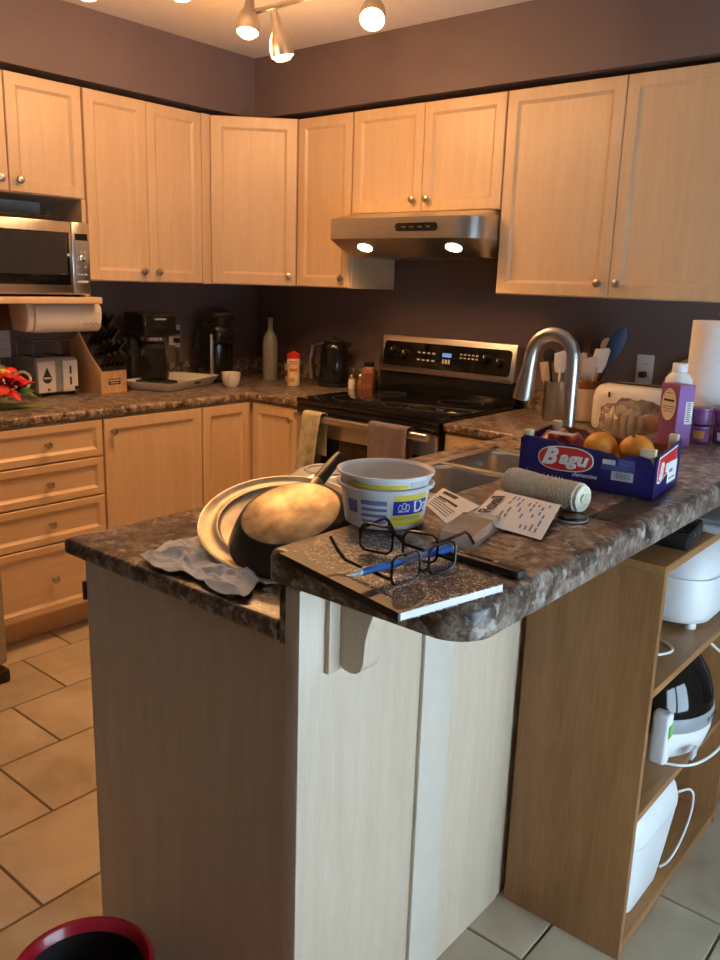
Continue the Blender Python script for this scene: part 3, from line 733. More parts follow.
# ---------------------------------------------------------------- fridge at the left edge
fr = thing('refrigerator', 'tall stainless refrigerator whose edge shows at the left border', 'refrigerator', (.42, -2.41, 0))
MB().box(-.40, .33, -.435, .435, .05, 1.72, .004).build('body', 'fridge_steel', fr)
for z0, z1 in ((.07, .56), (.57, 1.72)):
    d = MB().box(.332, .40, -.435, .437, z0, z1, .012, 3).build('door', 'fridge_steel', fr)
    MB().tube([(.42, -.36, z0 + .1), (.44, -.36, z0 + .14), (.44, -.36, z1 - .14), (.42, -.36, z1 - .1)], .011, 10).box(.395, .425, -.37, -.35, z0 + .08, z0 + .12).box(.395, .425, -.37, -.35, z1 - .12, z1 - .08).build('handle', 'steel_v', d)
for fy in (-.40, .40):
    MB().box(.30, .405, fy - .04, fy + .04, .001, .048, .008).build('foot', 'black_plastic', fr)

# ---------------------------------------------------------------- outlets
def outlet(label, M, plugs):
    o = thing('wall_outlet', label, 'outlet', M.translation)
    Ml = Matrix.Translation(-M.translation) @ M
    MB().prism(rrect(-.035, .035, -.057, .057, .006), .001, .006, 'z', .002, M=Ml).build('plate', 'outlet_plastic', o)
    for s in (-1, 1):
        f = MB().prism(rrect(-.016, .016, s * .021 - .014, s * .021 + .014, .008), .0062, .0075, 'z', M=Ml).build('socket', 'outlet_plastic', o)
        if s in plugs:
            MB().prism(rrect(-.013, .013, s * .021 - .012, s * .021 + .012, .006), .0076, .034, 'z', .003, M=Ml).build('plug', 'black_plastic', f)
        else:
            MB().box(-.007, -.005, s * .021 - .004, s * .021 + .004, .0076, .008, M=Ml).box(.005, .007, s * .021 - .004, s * .021 + .004, .0076, .008, M=Ml).build('slots', 'ink', f, smooth=0)
fL = lambda y, z: frame((0, y, z), (0, 1, 0), (0, 0, 1))
outlet('double outlet with two black plugs behind the drip coffee maker', fL(-.585, 1.134), (-1, 1))
outlet('pale outlet plate behind the white teapot', fL(-1.50, 1.125), ())
outlet('outlet plate above the cream toaster near the stove', frame((2.247, 0, 1.131), (1, 0, 0), (0, 0, 1)), (-1,))

# ---------------------------------------------------------------- left counter items
tp = thing('teapot', 'white porcelain teapot at the left end of the counter', 'teapot', (.150, -1.60, ZK), -.6)
MB().lathe([(.045, 0), (.05, .004), (.066, .03), (.072, .06), (.064, .095), (.045, .115), (.036, .120)], 32).build('body', 'porcelain', tp)
MB().lathe([(.038, .1205), (.036, .126), (.024, .137), (.010, .143), (.008, .148), (.011, .155), (.007, .162), (0, .163)], 28).build('lid', 'porcelain', tp)
MB().tube(spl([(.035 * 0, .060, .10), (0, .092, .112), (0, .118, .095), (0, .118, .065), (0, .098, .038), (0, .062, .030)]), .0065, 10).build('handle', 'porcelain', tp)
MB().tube([(0, -.058, .045), (0, -.09, .06), (0, -.105, .09), (0, -.125, .115)], .012, 12, rs=[.018, .014, .011, .008]).build('spout', 'porcelain', tp)
gmx = MB().prism([(.20, -1.90), (.43, -1.90), (.462, -1.515), (.30, -1.60), (.19, -1.66)], ZK + .0005, ZK + .005, 'z').build('cutting_mat', 'green_mat', None, smooth=0)
tag(gmx, 'thin green cutting mat under the red poinsettia', 'mat')
pn = thing('poinsettia', 'red artificial poinsettia with dark green leaves lying on green mat', 'flowers', (.405, -1.735, ZK + .006))
pn.scale = (1.2, 1.2, 1.2)
def leaf(L, Wd, droop, M):
    def fn(u, v):
        w = Wd * math.sin(PI * min(u * .96 + .04, 1)) ** .7 * (1 - .25 * u)
        return M @ Vector((L * u, w * (v - .5), droop * u * u * -1 + .12 * Wd * math.cos((v - .5) * 6) + .006 * math.sin(u * 9 + v * 5)))
    return fn
for i in range(15):
    a = i * 2.399; tilt = .15 + .75 * (i % 5) / 5
    M_ = Matrix.Translation((.012 * math.cos(a), .012 * math.sin(a) + .02, .055 + .05 * (i / 15))) @ Matrix.Rotation(a, 4, 'Z') @ Matrix.Rotation(-tilt, 4, 'Y')
    MB().quadgrid(leaf(.085 - .002 * i, .05, .035, M_), 8, 5, .0012).build('petal', 'red_petal', pn, smooth=60)
for i in range(5):
    a = i * 1.2566 + .5
    M_ = Matrix.Translation((.01 * math.cos(a), .01 * math.sin(a) + .03, .045)) @ Matrix.Rotation(a, 4, 'Z') @ Matrix.Rotation(-.35, 4, 'Y')
    MB().quadgrid(leaf(.10, .045, .05, M_), 8, 5, .0012).build('leaf', 'green_leaf', pn, smooth=60)
MB().ball((0, .02, .112), .012, sub=2).ball((.01, .03, .11), .009, sub=2).ball((-.008, .028, .108), .009, sub=2).build('flower_centre', 'label_yellow', pn)
MB().tube([(0, .02, .06), (-.03, -.05, .02), (-.05, -.12, .006)], .005, 8).build('stem', 'green_leaf', pn)

tt = thing('toaster', 'silver toaster with white end panels beside the knife block', 'toaster', (.115, -1.365, ZK))
MB().box(-.10, .085, -.098, .098, .012, .165, .012, 3).build('body', 'grey_plastic', tt)
for i, (y0, y1) in enumerate(((-.094, -.012), (.022, .094))):
    pnl = MB().box(.0855, .095, y0, y1, .016, .150, .004).build('front_panel', 'toaster_face', tt)
    if i == 0:
        m_ = frame((.0953, (y0 + y1) / 2, .085), (0, 1, 0), (0, 0, 1))
        decal(pnl, 'emblem', 'ink', [(0, .040)] + [(.021 * math.sin(a) * 1.0, -.008 - .021 * math.cos(a)) for a in [2.3 - 4.6 * k / 14 for k in range(15)]][::-1], m_)
        decal(pnl, 'emblem_band', 'light_grey', rect(-.017, .017, -.010, -.002), Matrix.Translation((.0007, 0, 0)) @ m_)
        MB().box(.0953, .104, -.054, -.046, .028, .034).build('lever', 'black_plastic', pnl)
    else:
        for z0 in (.045, .092):
            MB().box(.0953, .096, .053, .062, z0, z0 + .034).build('slot', 'ink', pnl, smooth=0)
        MB().box(.0953, .108, .074, .088, .022, .038, .003).build('lever', 'black_plastic', pnl)
for y0 in (-.075, .035):
    MB().box(-.08, .07, y0, y0 + .035, .1652, .166).build('bread_slot', 'ink', tt, smooth=0)
for fx in (-.08, .07):
    for fy in (-.08, .08): MB().lathe([(.01, 0), (.01, .013)], 10, Matrix.Translation((fx, fy, 0))).build('foot', 'black_plastic', tt)
rk = MB()
for fx in (-.08, .06):
    rk.tube([(fx, -.09, .166), (fx, -.09, .235), (fx, .09, .235), (fx, .09, .166)], .002, 6)
for k in range(5): rk.tube([(-.08, -.09 + k * .045, .235), (.06, -.09 + k * .045, .235)], .0018, 6)
rk.build('warming_rack', 'nickel', tt)

kb = thing('knife_block', 'wooden knife block full of black-handled knives', 'knife block', (.18, -1.135, ZK), .12)
pr_ = [(-.12, 0), (.085, 0), (.085, .098), (.02, .165), (-.055, .265), (-.125, .215)]
MB().prism(pr_, -.073, .073, 'y', .003).build('block', 'block_wood', kb, smooth=30)
decal(kb, 'name_plate', 'ink', rect(-.034, .034, -.013, .013), frame((.0855, 0, .050), (0, 1, 0), (0, 0, 1)))
for k in range(7): decal(kb, 'plate_mark', 'cream_print', rect(-.029 + k * .0085, -.0235 + k * .0085, .002, .009), frame((.0862, 0, .050), (0, 1, 0), (0, 0, 1)), .0003)
decal(kb, 'plate_mark', 'cream_print', rect(-.022, .022, -.007, -.004), frame((.0862, 0, .050), (0, 1, 0), (0, 0, 1)), .0003)
nd = Vector((.72, 0, .69)).normalized(); tdir = Vector((-.69, 0, .72)).normalized()
slots = MB()
dark = MB().prism([(.0865, .1005), (.0885, .103), (.023, .168), (-.052, .268), (-.056, .2655), (.02, .1655)], -.068, .068, 'y').build('slot_face', 'black_matte', kb, smooth=0)
for r_ in range(4):
    for k in range(5):
        base = Vector((.070 - r_ * .038, -.054 + k * .027, .122 + r_ * .048))
        Lh = .075 + .02 * ((r_ + k) % 3) * .5 + (.02 if r_ > 1 else 0)
        m_ = frame(base, (0, 1, 0), nd.cross(Vector((0, 1, 0))))
        d_ = nd
        h = MB().tube([base + d_ * .002, base + d_ * .02, base + d_ * (Lh * .6), base + d_ * Lh], .010, 8, rs=[.009, .0115, .0105, .012]).build('knife_handle', 'black_gloss', kb)
        MB().lathe([(0, 0), (.0028, 0), (.0028, .001), (0, .001)], 8, axis_m(base + d_ * (Lh * .5) + Vector((.006, 0, -.006)) * .9, (.69, 0, -.72))).build('rivet', 'chrome', h)

# white tray with drip coffee maker
TR = math.atan2(.457, -.175) - R90
tr = thing('serving_tray', 'white handled tray under the drip coffee maker', 'tray', (.232, -.775, ZK), TR)
def traygeo():
    b = bmesh.new()
    def ring(x, y, r, z): return [b.verts.new((p[0], p[1], z)) for p in rrect(-x, x, -y, y, r, 4)]
    R = [ring(.105, .205, .02, .001), ring(.135, .238, .03, .042), ring(.128, .231, .028, .042), ring(.099, .199, .018, .006)]
    for A, B_ in zip(R, R[1:]):
        for k in range(len(A)): b.faces.new((A[k], A[(k + 1) % len(A)], B_[(k + 1) % len(A)], B_[k]))
    b.faces.new(R[0][::-1]); b.faces.new(R[-1]); bmesh.ops.recalc_face_normals(b, faces=b.faces); return b
m = MB(); m._merge(traygeo()); m.build('body', 'porcelain', tr, smooth=40)
decal(tr, 'hand_hole', 'ink', rrect(-.03, .03, -.006, .006, .006), frame((.1235, .02, .024), (0, 1, 0), (.58, 0, .8)), .001)
cm = thing('coffee_maker', 'black drip coffee maker with glass carafe standing on white tray', 'coffee maker', (.185, -.865, ZK + .0065), -.12)
cm.scale = (1, 1, 1.1)
MB().box(-.095, .105, -.085, .085, 0, .026, .010).build('base', 'black_plastic', cm)
MB().box(-.095, -.035, -.085, .085, .0262, .215, .010).build('column', 'black_plastic', cm)
MB().box(-.095, .095, -.088, .088, .2155, .315, .014, 3).build('reservoir', 'black_gloss', cm)
MB().lathe([(.062, .192), (.066, .196), (.066, .2150), (.03, .2152)], 32, Matrix.Translation((.03, 0, 0))).build('filter_holder', 'black_plastic', cm)
MB().lathe([(.052, .0268), (.066, .035), (.072, .075), (.066, .12), (.052, .152), (.050, .165)], 32, Matrix.Translation((.03, 0, 0)), caps=False).build('carafe', 'coffee_glass', cm)
MB().lathe([(.0505, .1652), (.054, .167), (.054, .185), (.04, .190), (0, .1905)], 32, Matrix.Translation((.03, 0, 0))).build('carafe_lid', 'black_plastic', cm)
MB().lathe([(.0675, .1985), (.0675, .2125)], 32, Matrix.Translation((.03, 0, 0)), caps=False).build('chrome_band', 'chrome', cm)
MB().tube(spl([(.045, .048, .165), (.06, .09, .165), (.065, .105, .13), (.06, .095, .085), (.055, .068, .07)]), .008, 8).build('carafe_handle', 'black_plastic', cm)
MB().box(.0955, .097, -.03, .03, .285, .292).build('brand_strip', 'grey_plastic', cm, smooth=0)

pm = thing('pod_coffee_machine', 'black single-serve pod coffee machine beside the white cup', 'coffee maker', (.180, -.455, ZK), -.25)
pm.scale = (1.25, 1.3, 1.28)
MB().prism(rrect(-.10, .08, -.062, .062, .05), 0, .022, 'z', .006).build('base', 'black_gloss', pm)
MB().lathe([(.085, .0225), (.088, .05), (.088, .15), (.08, .20), (.06, .225), (.03, .235), (0, .237)], 32, Matrix.Translation((-.03, 0, 0)), sy=.85).build('tank', 'black_gloss', pm, smooth=50)
MB().box(-.02, .085, -.045, .045, .150, .225, .02, 3).build('brew_head', 'black_gloss', pm, smooth=50)
MB().lathe([(.04, 0), (.046, .012), (.046, .035), (.035, .055), (.0, .062)], 28, Matrix.Translation((.02, 0, .2255)) @ Matrix.Rotation(.25, 4, 'Y')).build('pod_lid', 'black_plastic', pm)
MB().tube(spl([(.02, -.048, .245), (.075, -.048, .262), (.10, 0, .268), (.075, .048, .262), (.02, .048, .245)]), .007, 8).build('lever', 'black_plastic', pm)
MB().box(.0555, .062, -.055, -.040, .03, .19, .003).build('chrome_strip', 'steel', pm)

mg = thing('cup', 'small white two-eared cup on the counter', 'cup', (.415, -.565, ZK), .6)
MB().lathe([(.028, 0), (.030, .004), (.041, .02), (.046, .05), (.047, .072), (.0445, .072), (.043, .05), (.038, .02), (0, .008)], 32).build('body', 'porcelain', mg, smooth=60)
for s in (-1, 1): MB().tube(spl([(0, s * .0465, .066), (0, s * .062, .062), (0, s * .058, .048), (0, s * .0455, .046)]), .004, 8).build('ear', 'porcelain', mg)

bt = thing('glass_bottle', 'tall frosted glass bottle with long neck in the corner', 'bottle', (.315, -.205, ZK))
MB().lathe([(0, 0), (.036, 0), (.039, .006), (.039, .19), (.034, .225), (.017, .26), (.0135, .27), (.0135, .315), (.016, .318), (.016, .326), (.012, .327)], 32).build('body', 'frosted_glass', bt)
MB().lathe([(.0105, .322), (.011, .345), (.008, .350), (0, .350)], 20).build('stopper', 'black_plastic', bt)
MB().lathe([(0, .005), (.034, .005), (.034, .10), (0, .10)], 28).build('oil', 'cream_print', bt)
cr = thing('creamer_bottle', 'creamer bottle with red cap and yellow printed sleeve', 'bottle', (.545, -.262, ZK))
MB().lathe([(.030, 0), (.033, .006), (.032, .05), (.029, .075), (.032, .10), (.034, .128), (.030, .137)], 28).build('body', 'creamer_wrap', cr)
MB().lathe([(.033, .1372), (.035, .14), (.034, .155), (.026, .163), (.012, .166), (.012, .172), (0, .174)], 28).build('cap', 'red_cap', cr)
cdv = Vector((CAM.x - .545, CAM.y + .262, 0)).normalized(); cra = math.atan2(cdv.y, cdv.x)
def wrapc(R_, z0, ang0=0.0, eps=.0008):
    return lambda v: Vector(((R_ + eps + v.z) * math.cos(ang0 + v.x / R_), (R_ + eps + v.z) * math.sin(ang0 + v.x / R_), z0 + v.y))
def wrap_patch(parent, name, mat, R0, R1, z0, z1, a0, a1, off=.0006, n=12):
    b_ = MB()
    def fn(u, v):
        a = a0 + (a1 - a0) * u; r = R0 + (R1 - R0) * v + off; return Vector((r * math.cos(a), r * math.sin(a), z0 + (z1 - z0) * v))
    b_.quadgrid(fn, n, 2, .0004); return b_.build(name, mat, parent, smooth=60)
wrap_patch(cr, 'label_band', 'red_cap', .0335, .034, .108, .124, cra - .6, cra + .6)
wrap_patch(cr, 'label_band', 'orange_print', .0295, .030, .070, .088, cra - .7, cra + .7, .0015)
for k in range(5): wrap_patch(cr, 'label_mark', 'white_print', .0335, .034, .112, .120, cra - .45 + k * .2, cra - .33 + k * .2, .0012, 2)
for k in range(4): wrap_patch(cr, 'label_mark', 'red_cap', .0295, .030, .075, .084, cra - .5 + k * .28, cra - .33 + k * .28, .0022, 2)
MB().ball((0, 0, 0), .016, sz=1.0, sub=2).build('print_spot', 'orange_print', cr, (.0225 * math.cos(cra - .2), .0225 * math.sin(cra - .2), .032))
m2 = thing('mug', 'patterned brown mug half hidden behind the creamer bottle', 'mug', (.43, -.155, ZK), .9)
MB().lathe([(.034, 0), (.038, .004), (.041, .095), (.038, .095), (.035, .01), (0, .008)], 28).build('body', 'ceramic_tan', m2)
MB().lathe([(.0415, .03), (.0418, .06)], 28, caps=False).build('band', 'ceramic_brown', m2)
MB().tube(spl([(0, .039, .08), (0, .07, .078), (0, .075, .05), (0, .065, .025), (0, .037, .022)]), .005, 8).build('handle', 'ceramic_tan', m2)
kt = thing('electric_kettle', 'black electric kettle with steel handle strip in the corner', 'kettle', (.69, -.115, ZK), 0.55)
MB().lathe([(.078, 0), (.080, .006), (.080, .016), (.074, .02)], 36).build('base', 'black_plastic', kt)
MB().lathe([(.074, .0205), (.078, .03), (.076, .10), (.068, .19), (.060, .215), (.05, .225)], 36, caps=True).build('body', 'black_gloss', kt, smooth=50)
MB().lathe([(.052, .2255), (.045, .235), (.012, .240), (.012, .252), (0, .253)], 28).build('lid', 'black_plastic', kt)
MB().tube([(-.058, -.02, .215), (-.095, -.035, .205), (-.105, -.04, .13), (-.098, -.038, .05), (-.072, -.03, .03)], .011, 10).build('handle', 'black_plastic', kt)
MB().tube([(-.104, -.052, .205), (-.115, -.056, .13), (-.108, -.052, .04)], .0095, 10).build('handle_strip', 'steel_v', kt)
MB().prism([(.055, .185), (.095, .215), (.085, .222), (.05, .222)], -.02, .02, 'y', .004).build('spout', 'black_gloss', kt)
for i, (x, y, mt, lb) in enumerate(((.838, -.150, 'salt', 'small glass salt shaker left of the spice jar'), (.858, -.105, 'spice', 'small glass pepper shaker touching the spice jar side'))):
    s = thing('shaker', lb, 'shaker', (x, y, ZK), group='salt and pepper shakers beside the stove')
    MB().lathe([(.016, 0), (.018, .004), (.016, .045), (.013, .055)], 20).build('glass_body', mt, s)
    MB().lathe([(.0145, .0552), (.0150, .066), (.010, .074), (0, .076)], 20).build('cap', 'nickel', s)
sj = thing('spice_jar', 'square brown spice jar with black lid beside the stove', 'jar', (.895, -.085, ZK), .4)
MB().prism(rrect(-.030, .030, -.030, .030, .010), 0, .108, 'z', .005).build('body', 'spice', sj, smooth=40)
MB().lathe([(.021, .1085), (.021, .115)], 20).build('neck', 'salt', sj)
MB().lathe([(.024, .1152), (.025, .118), (.025, .136), (.022, .138), (0, .138)], 24).build('lid', 'black_plastic', sj)
MB().box(-.026, .026, -.0312, -.0304, .03, .085).build('label', 'ceramic_brown', sj, smooth=0)

# ---------------------------------------------------------------- pans drying on the peninsula
def disc_m(c, n): return axis_m(c, n)
bw = thing('mixing_bowl', 'white bowl upside down behind the leaning pans', 'bowl', (2.235, -1.865, ZK))
MB().lathe([(.120, .001), (.124, .004), (.118, .03), (.098, .068), (.070, .086), (.058, .088), (.056, .092), (.048, .092), (.046, .088), (0, .088)], 40).build('body', 'porcelain', bw)
n1 = Vector((.198, -.224, .9)).normalized()
pz = thing('pizza_pan', 'round aluminium pizza pan with wide rim leaning under the frying pan', 'pan', (2.414, -2.183, .977), rot=n1.to_track_quat('Z', 'Y').to_euler())
MB().lathe([(0, -.006), (.124, -.006), (.128, -.004), (.131, .0015), (.135, .0015), (.138, -.002), (.158, -.002), (.1625, .002), (.1665, .002), (.168, -.002), (.166, -.0045), (.138, -.005), (.128, -.007), (0, -.009)], 64).build('body', 'pan_alu', pz, smooth=50)
MB().lathe([(.1655, .0015), (.169, .001), (.170, -.002), (.167, -.0035)], 64, caps=False).build('rolled_edge', 'pan_edge_highlight', pz, smooth=60)
n2 = Vector((.095, -.378, .9)).normalized()
fpn = thing('frying_pan', 'upside-down black frying pan showing its worn bronze base', 'pan', (2.477, -2.236, 1.021), rot=n2.to_track_quat('Z', 'Y').to_euler())
MB().lathe([(.092, -.001), (.100, -.006), (.112, -.022), (.126, -.046), (.128, -.050), (.124, -.050), (.108, -.022), (.092, -.006), (0, -.006)], 56, caps=False).build('side_wall', 'pan_black', fpn, smooth=60)
MB().lathe([(0, .0005), (.088, .0005), (.093, -.002), (.090, -.004), (0, -.004)], 56).build('base', 'pan_bronze', fpn, smooth=40)
def loc_of(root, p):
    M_ = Matrix.LocRotScale(root.location, root.rotation_euler, None).inverted(); return M_ @ Vector(p)
R_ = fpn.rotation_euler.to_matrix()
hs = loc_of(fpn, at(311, 490, 1, -2.125)); he = loc_of(fpn, at(339, 456, 1, -2.00))
hd_ = (he - hs)
MB().tube([hs - hd_ * .12, hs + hd_ * .05, hs + hd_ * .22], .012, 12, rs=[.010, .012, .013]).build('handle_ferrule', 'pan_bronze', fpn)
MB().tube([hs + hd_ * .2, hs + hd_ * .3, hs + hd_ * .7, he], .012, 12, rs=[.0125, .0135, .0125, .0105]).build('handle', 'black_plastic', fpn)
# dish cloth
ck = thing('dish_cloth', 'crumpled pale grey dish cloth at the peninsula corner', 'cloth', (2.37, -2.33, ZK))
cA, cB, cC, cD = [at(px, py, 2, ZK + .002) for px, py in ((133, 559), (224, 530), (288, 578), (238, 600))]
def cfn(u, v):
    p = cA * (1 - u) * (1 - v) + cB * (1 - u) * v + cD * u * (1 - v) + cC * u * v
    p = p.copy()
    e = min(u, 1 - u, v, 1 - v)
    p.x += .012 * math.sin(v * 9 + 1) * (1 - min(1, e * 5)); p.y = max(p.y + .008 * math.sin(u * 11 + 2) * (1 - min(1, e * 5)), -2.424)
    h = .015 * (1 - min(1, abs(2.4 * noise.noise(Vector((u * 4.2 + 3, v * 3.4, .3)))))) + .007 * (1 - min(1, abs(2.2 * noise.noise(Vector((u * 9, v * 8 + 7, 1.7)))))) + .003 * noise.noise(Vector((u * 22, v * 22, 4)))
    k = min(1, e * 7)
    p.z = ZK + .0062 + max(0, h) * (.45 + .55 * k) * .9
    return p
MB().quadgrid(cfn, 90, 76, .0018).build('cloth', 'dish_cloth', ck, world=True, smooth=80)

# ---------------------------------------------------------------- bar top items
ZN = ZB + .0005
tub = thing('plastic_tub', 'white margarine tub nested in another on the bar', 'tub', (2.655, -2.186, ZN))
H = .093
MB().lathe([(0, .001), (.064, .001), (.068, .004), (.0765, .066), (.0775, .068), (.0835, .068), (.0845, .071), (.0825, .073), (.0775, .073)], 56, caps=False).build('outer_tub', 'tub_white', tub, smooth=40)
MB().lathe([(.060, .006), (.0755, .073), (.0785, H - .006), (.0835, H - .004), (.084, H), (.080, H), (.0755, H - .004), (.064, .010), (0, .010)], 56, caps=False).build('inner_tub', 'tub_white', tub, smooth=40)
tca = math.atan2(CAM.y + 2.178, CAM.x - 2.66)
def tubR(z): return .068 + (.0765 - .068) * (z - .004) / .062
def tp_patch(name, mat, a0, a1, z0, z1, off=.0006): return wrap_patch(tub, name, mat, tubR(z0), tubR(z1), z0, z1, tca + a0, tca + a1, off, 16)
tp_patch('label_panel', 'label_yellow', .22, 1.12, .054, .063)
tp_patch('label_panel', 'label_blue', .20, 1.15, .029, .0535)
tp_patch('label_panel', 'label_yellow', .16, 1.10, .010, .0285)
def tubbend(a, z, eps=.0016): return lambda v: Vector(((tubR(z) + eps + v.z) * math.cos(tca + a + v.x / .073), (tubR(z) + eps + v.z) * math.sin(tca + a + v.x / .073), z + v.y))
text(tub, 'Da', .030, 'white_print', None, bend=tubbend(.93, .042), bold=.01)
crown = []
for k in range(3):
    a = .36 + k * .09
    crown.append([(a + .05 * math.cos(t) * .9, .042 + .0055 * math.sin(t) + (.003 if k == 1 else 0)) for t in [2 * PI * j / 12 for j in range(13)]])
cb_ = MB()
for lp in crown:
    cb_.tube([((tubR(z) + .0018) * math.cos(tca + a), (tubR(z) + .0018) * math.sin(tca + a), z) for a, z in lp], .0007, 5)
cb_.tube([((tubR(.035) + .0018) * math.cos(tca + a), (tubR(.035) + .0018) * math.sin(tca + a), .0355) for a in [.31 + .03 * j for j in range(10)]], .0007, 5)
cb_.build('crown_emblem', 'white_print', tub)
for r_ in range(4): tp_patch('print_block', 'ink_blue', -.55, .06, .0505 - r_ * .0105 - .005, .0505 - r_ * .0105 + (.0028 if r_ == 0 else 0), .0004)
tp_patch('print_block', 'ink_blue', -.95, -.66, .028, .050, .0004); tp_patch('print_block', 'ink_blue', -.5, -.02, .011, .014, .0004)
for r_ in range(5): tp_patch('print_line', 'ink_grey', .20, .95, .0245 - r_ * .0028, .0238 - r_ * .0028 + .0015, .0012) if r_ < 2 else None
wrap_patch(tub, 'rim_stripe', 'label_yellow', .0765, .0778, .0745, .081, tca - .95, tca + .5, .0010, 24)
wrap_patch(tub, 'rim_label', 'light_grey', .0765, .0778, .0745, .085, tca + .58, tca + 1.0, .0010, 10)

# composition notebook
nB, nC, nA = at(399, 613, 2, ZB + .013), at(497, 583, 2, ZB + .013), at(280, 553, 2, ZB + .013)
nu = (nA - nB); nu.z = 0; nL = nu.length; nu.normalize(); nv = Vector((-nu.y, nu.x, 0))
if nv.dot(nC - nB) < 0: nv = -nv
nW = .186
nb = thing('notebook', 'black and white marbled composition notebook overhanging the bar edge', 'notebook', (nB.x, nB.y, ZN), math.atan2(nu.y, nu.x))
sgn = 1 if Vector((-math.sin(nb.rotation_euler.z), math.cos(nb.rotation_euler.z), 0)).dot(nv) > 0 else -1
def nbox(u0, u1, v0, v1, z0, z1, bev=0):
    a, b2 = sorted((sgn * v0, sgn * v1)); return MB().box(u0, u1, a, b2, z0, z1, bev)
nbox(.001, nL - .001, .003, nW - .002, .0012, .0113).build('pages', 'paper', nb, smooth=0)
nbox(0, nL, .020, nW, .0115, .0127, .0003).build('front_cover', 'notebook_marble', nb, smooth=0)
nbox(0, nL, 0, nW, 0, .0011, .0003).build('back_cover', 'notebook_marble', nb, smooth=0)
nbox(-.0004, nL + .0004, -.001, .020, .0115, .0129, .0003).build('spine_tape', 'notebook_spine', nb, smooth=0)
nbox(0, nL, -.001, .0028, .0012, .0114).build('spine', 'notebook_spine', nb, smooth=0)

# glasses
def glasses(label, loc, rot, spread):
    g = thing('eyeglasses', label, 'eyeglasses', loc, rot=rot, group='eyeglasses on the notebook')
    for s in (-1, 1):
        lp = [(s * .035 + x, 0, z) for x, z in rrect(-.0265, .0265, -.020, .020, .012, 5)]
        rim = MB().tube(lp, .0019, 8, closed=True).build('rim', 'frame_black', g)
        MB().prism([(s * .035 + x, z) for x, z in rrect(-.0255, .0255, -.019, .019, .011, 4)], -.0006, .0006, 'y').build('lens', 'thin_glass', rim, smooth=0)
        sp = spread[0 if s < 0 else 1]
        d = Vector((sp, 1, 0)).normalized()
        h0 = Vector((s * .063, .002, .010))
        MB().tube([(s * .060, 0, .010), h0, h0 + d * .045, h0 + d * .092, h0 + d * .108 + Vector((0, 0, -.008)), h0 + d * .128 + Vector((0, 0, -.024))], .0026, 8).build('temple', 'frame_black', g)
    MB().tube([(-.0095, 0, .006), (-.005, -.001, .011), (.005, -.001, .011), (.0095, 0, .006)], .0024, 8).build('bridge', 'frame_black', g)
    return g
p_ = at(398, 540, 2, ZB + .042)
glasses('black-framed eyeglasses standing with lenses upright on the notebook', (p_.x, p_.y, ZB + .0380), (math.radians(-4), 0, math.radians(12)), (-.05, .05))
p_ = at(424, 572, 2, ZB + .024)
glasses('black-framed eyeglasses lying upside down under the blue pen', (p_.x, p_.y, ZB + .0372), (0, PI, math.radians(82)), (.05, -.05))
# pen resting across the glasses
pA, pB = at(346, 576, 2, ZB + .036), at(456, 547, 2, ZB + .026)
pd_ = (pB - pA); 
pe = thing('ballpoint_pen', 'blue ballpoint pen with clear barrel resting on the glasses', 'pen', pA)
def pl_(t): return pd_ * t
MB().tube([pl_(0), pl_(.03), pl_(.08), pl_(.12)], .004, 12, rs=[.0008, .0015, .0035, .0045]).build('tip', 'light_grey', pe)
MB().tube([pl_(.12), pl_(.14), pl_(.44), pl_(.46)], .005, 14, rs=[.0046, .0056, .0056, .0052]).build('grip', 'pen_blue', pe)
MB().tube([pl_(.46), pl_(.70)], .0050, 14).build('barrel', 'clear_film', pe)
MB().tube([pl_(.47), pl_(.70)], .0022, 10).build('refill', 'pen_blue', pe)
MB().tube([pl_(.70), pl_(.72), pl_(.94), pl_(.955)], .005, 14, rs=[.005, .0056, .0052, .0035]).build('cap_end', 'pen_blue', pe)
MB().tube([pl_(.955), pl_(1.0)], .0026, 10).build('button', 'light_grey', pe)
MB().tube([pl_(.92) + Vector((0, 0, .005)), pl_(.90) + Vector((0, 0, .009)), pl_(.68) + Vector((0, 0, .0075))], .0014, 8).build('clip', 'pen_blue', pe)
# black slim case
kA, kB = at(443, 550, 2, ZN + .007), at(523, 574, 2, ZN + .007)
kd = kB - kA; kd.z = 0
kc = thing('penknife', 'slim black folded knife beside the notebook', 'knife', (kA.x, kA.y, ZN), math.atan2(kd.y, kd.x))
KL = kd.length
MB().prism(rrect(0, KL, -.011, .011, .005), 0, .012, 'z', .002).build('handle', 'black_plastic', kc)
MB().box(KL * .12, KL * .62, -.0018, .0018, .0121, .0135, .0004).build('blade_spine', 'black_gloss', kc)
MB().lathe([(.004, .0121), (.004, .014), (0, .0142)], 12, Matrix.Translation((KL * .68, 0, 0))).build('pivot', 'nickel', kc)
# clear blister pack
q = [at(*p, 2, ZN + .006) for p in ((432, 538), (462, 516), (506, 521), (472, 548))]
bl = thing('blister_pack', 'empty clear plastic blister pack beside the tub', 'packaging', (q[0].x, q[0].y, ZN))
def bq(f, z): 
    c_ = sum(q, Vector()) / 4; return [(c_ + (p - c_) * f).xy.to_3d() + Vector((0, 0, z)) for p in q]
b = bmesh.new()
R = [[b.verts.new(p) for p in bq(f, z)] for f, z in ((1, ZN + .001), (1, ZN + .002), (.86, ZN + .003), (.82, ZN + .017), (.80, ZN + .018))]
for A, B_ in zip(R, R[1:]):
    for k in range(4): b.faces.new((A[k], A[(k + 1) % 4], B_[(k + 1) % 4], B_[k]))
b.faces.new(R[-1]); b.faces.new(R[0][::-1]); bmesh.ops.recalc_face_normals(b, faces=b.faces)
m = MB(); m._merge(b); m.build('shell', 'clear_film', bl, world=True, smooth=30)
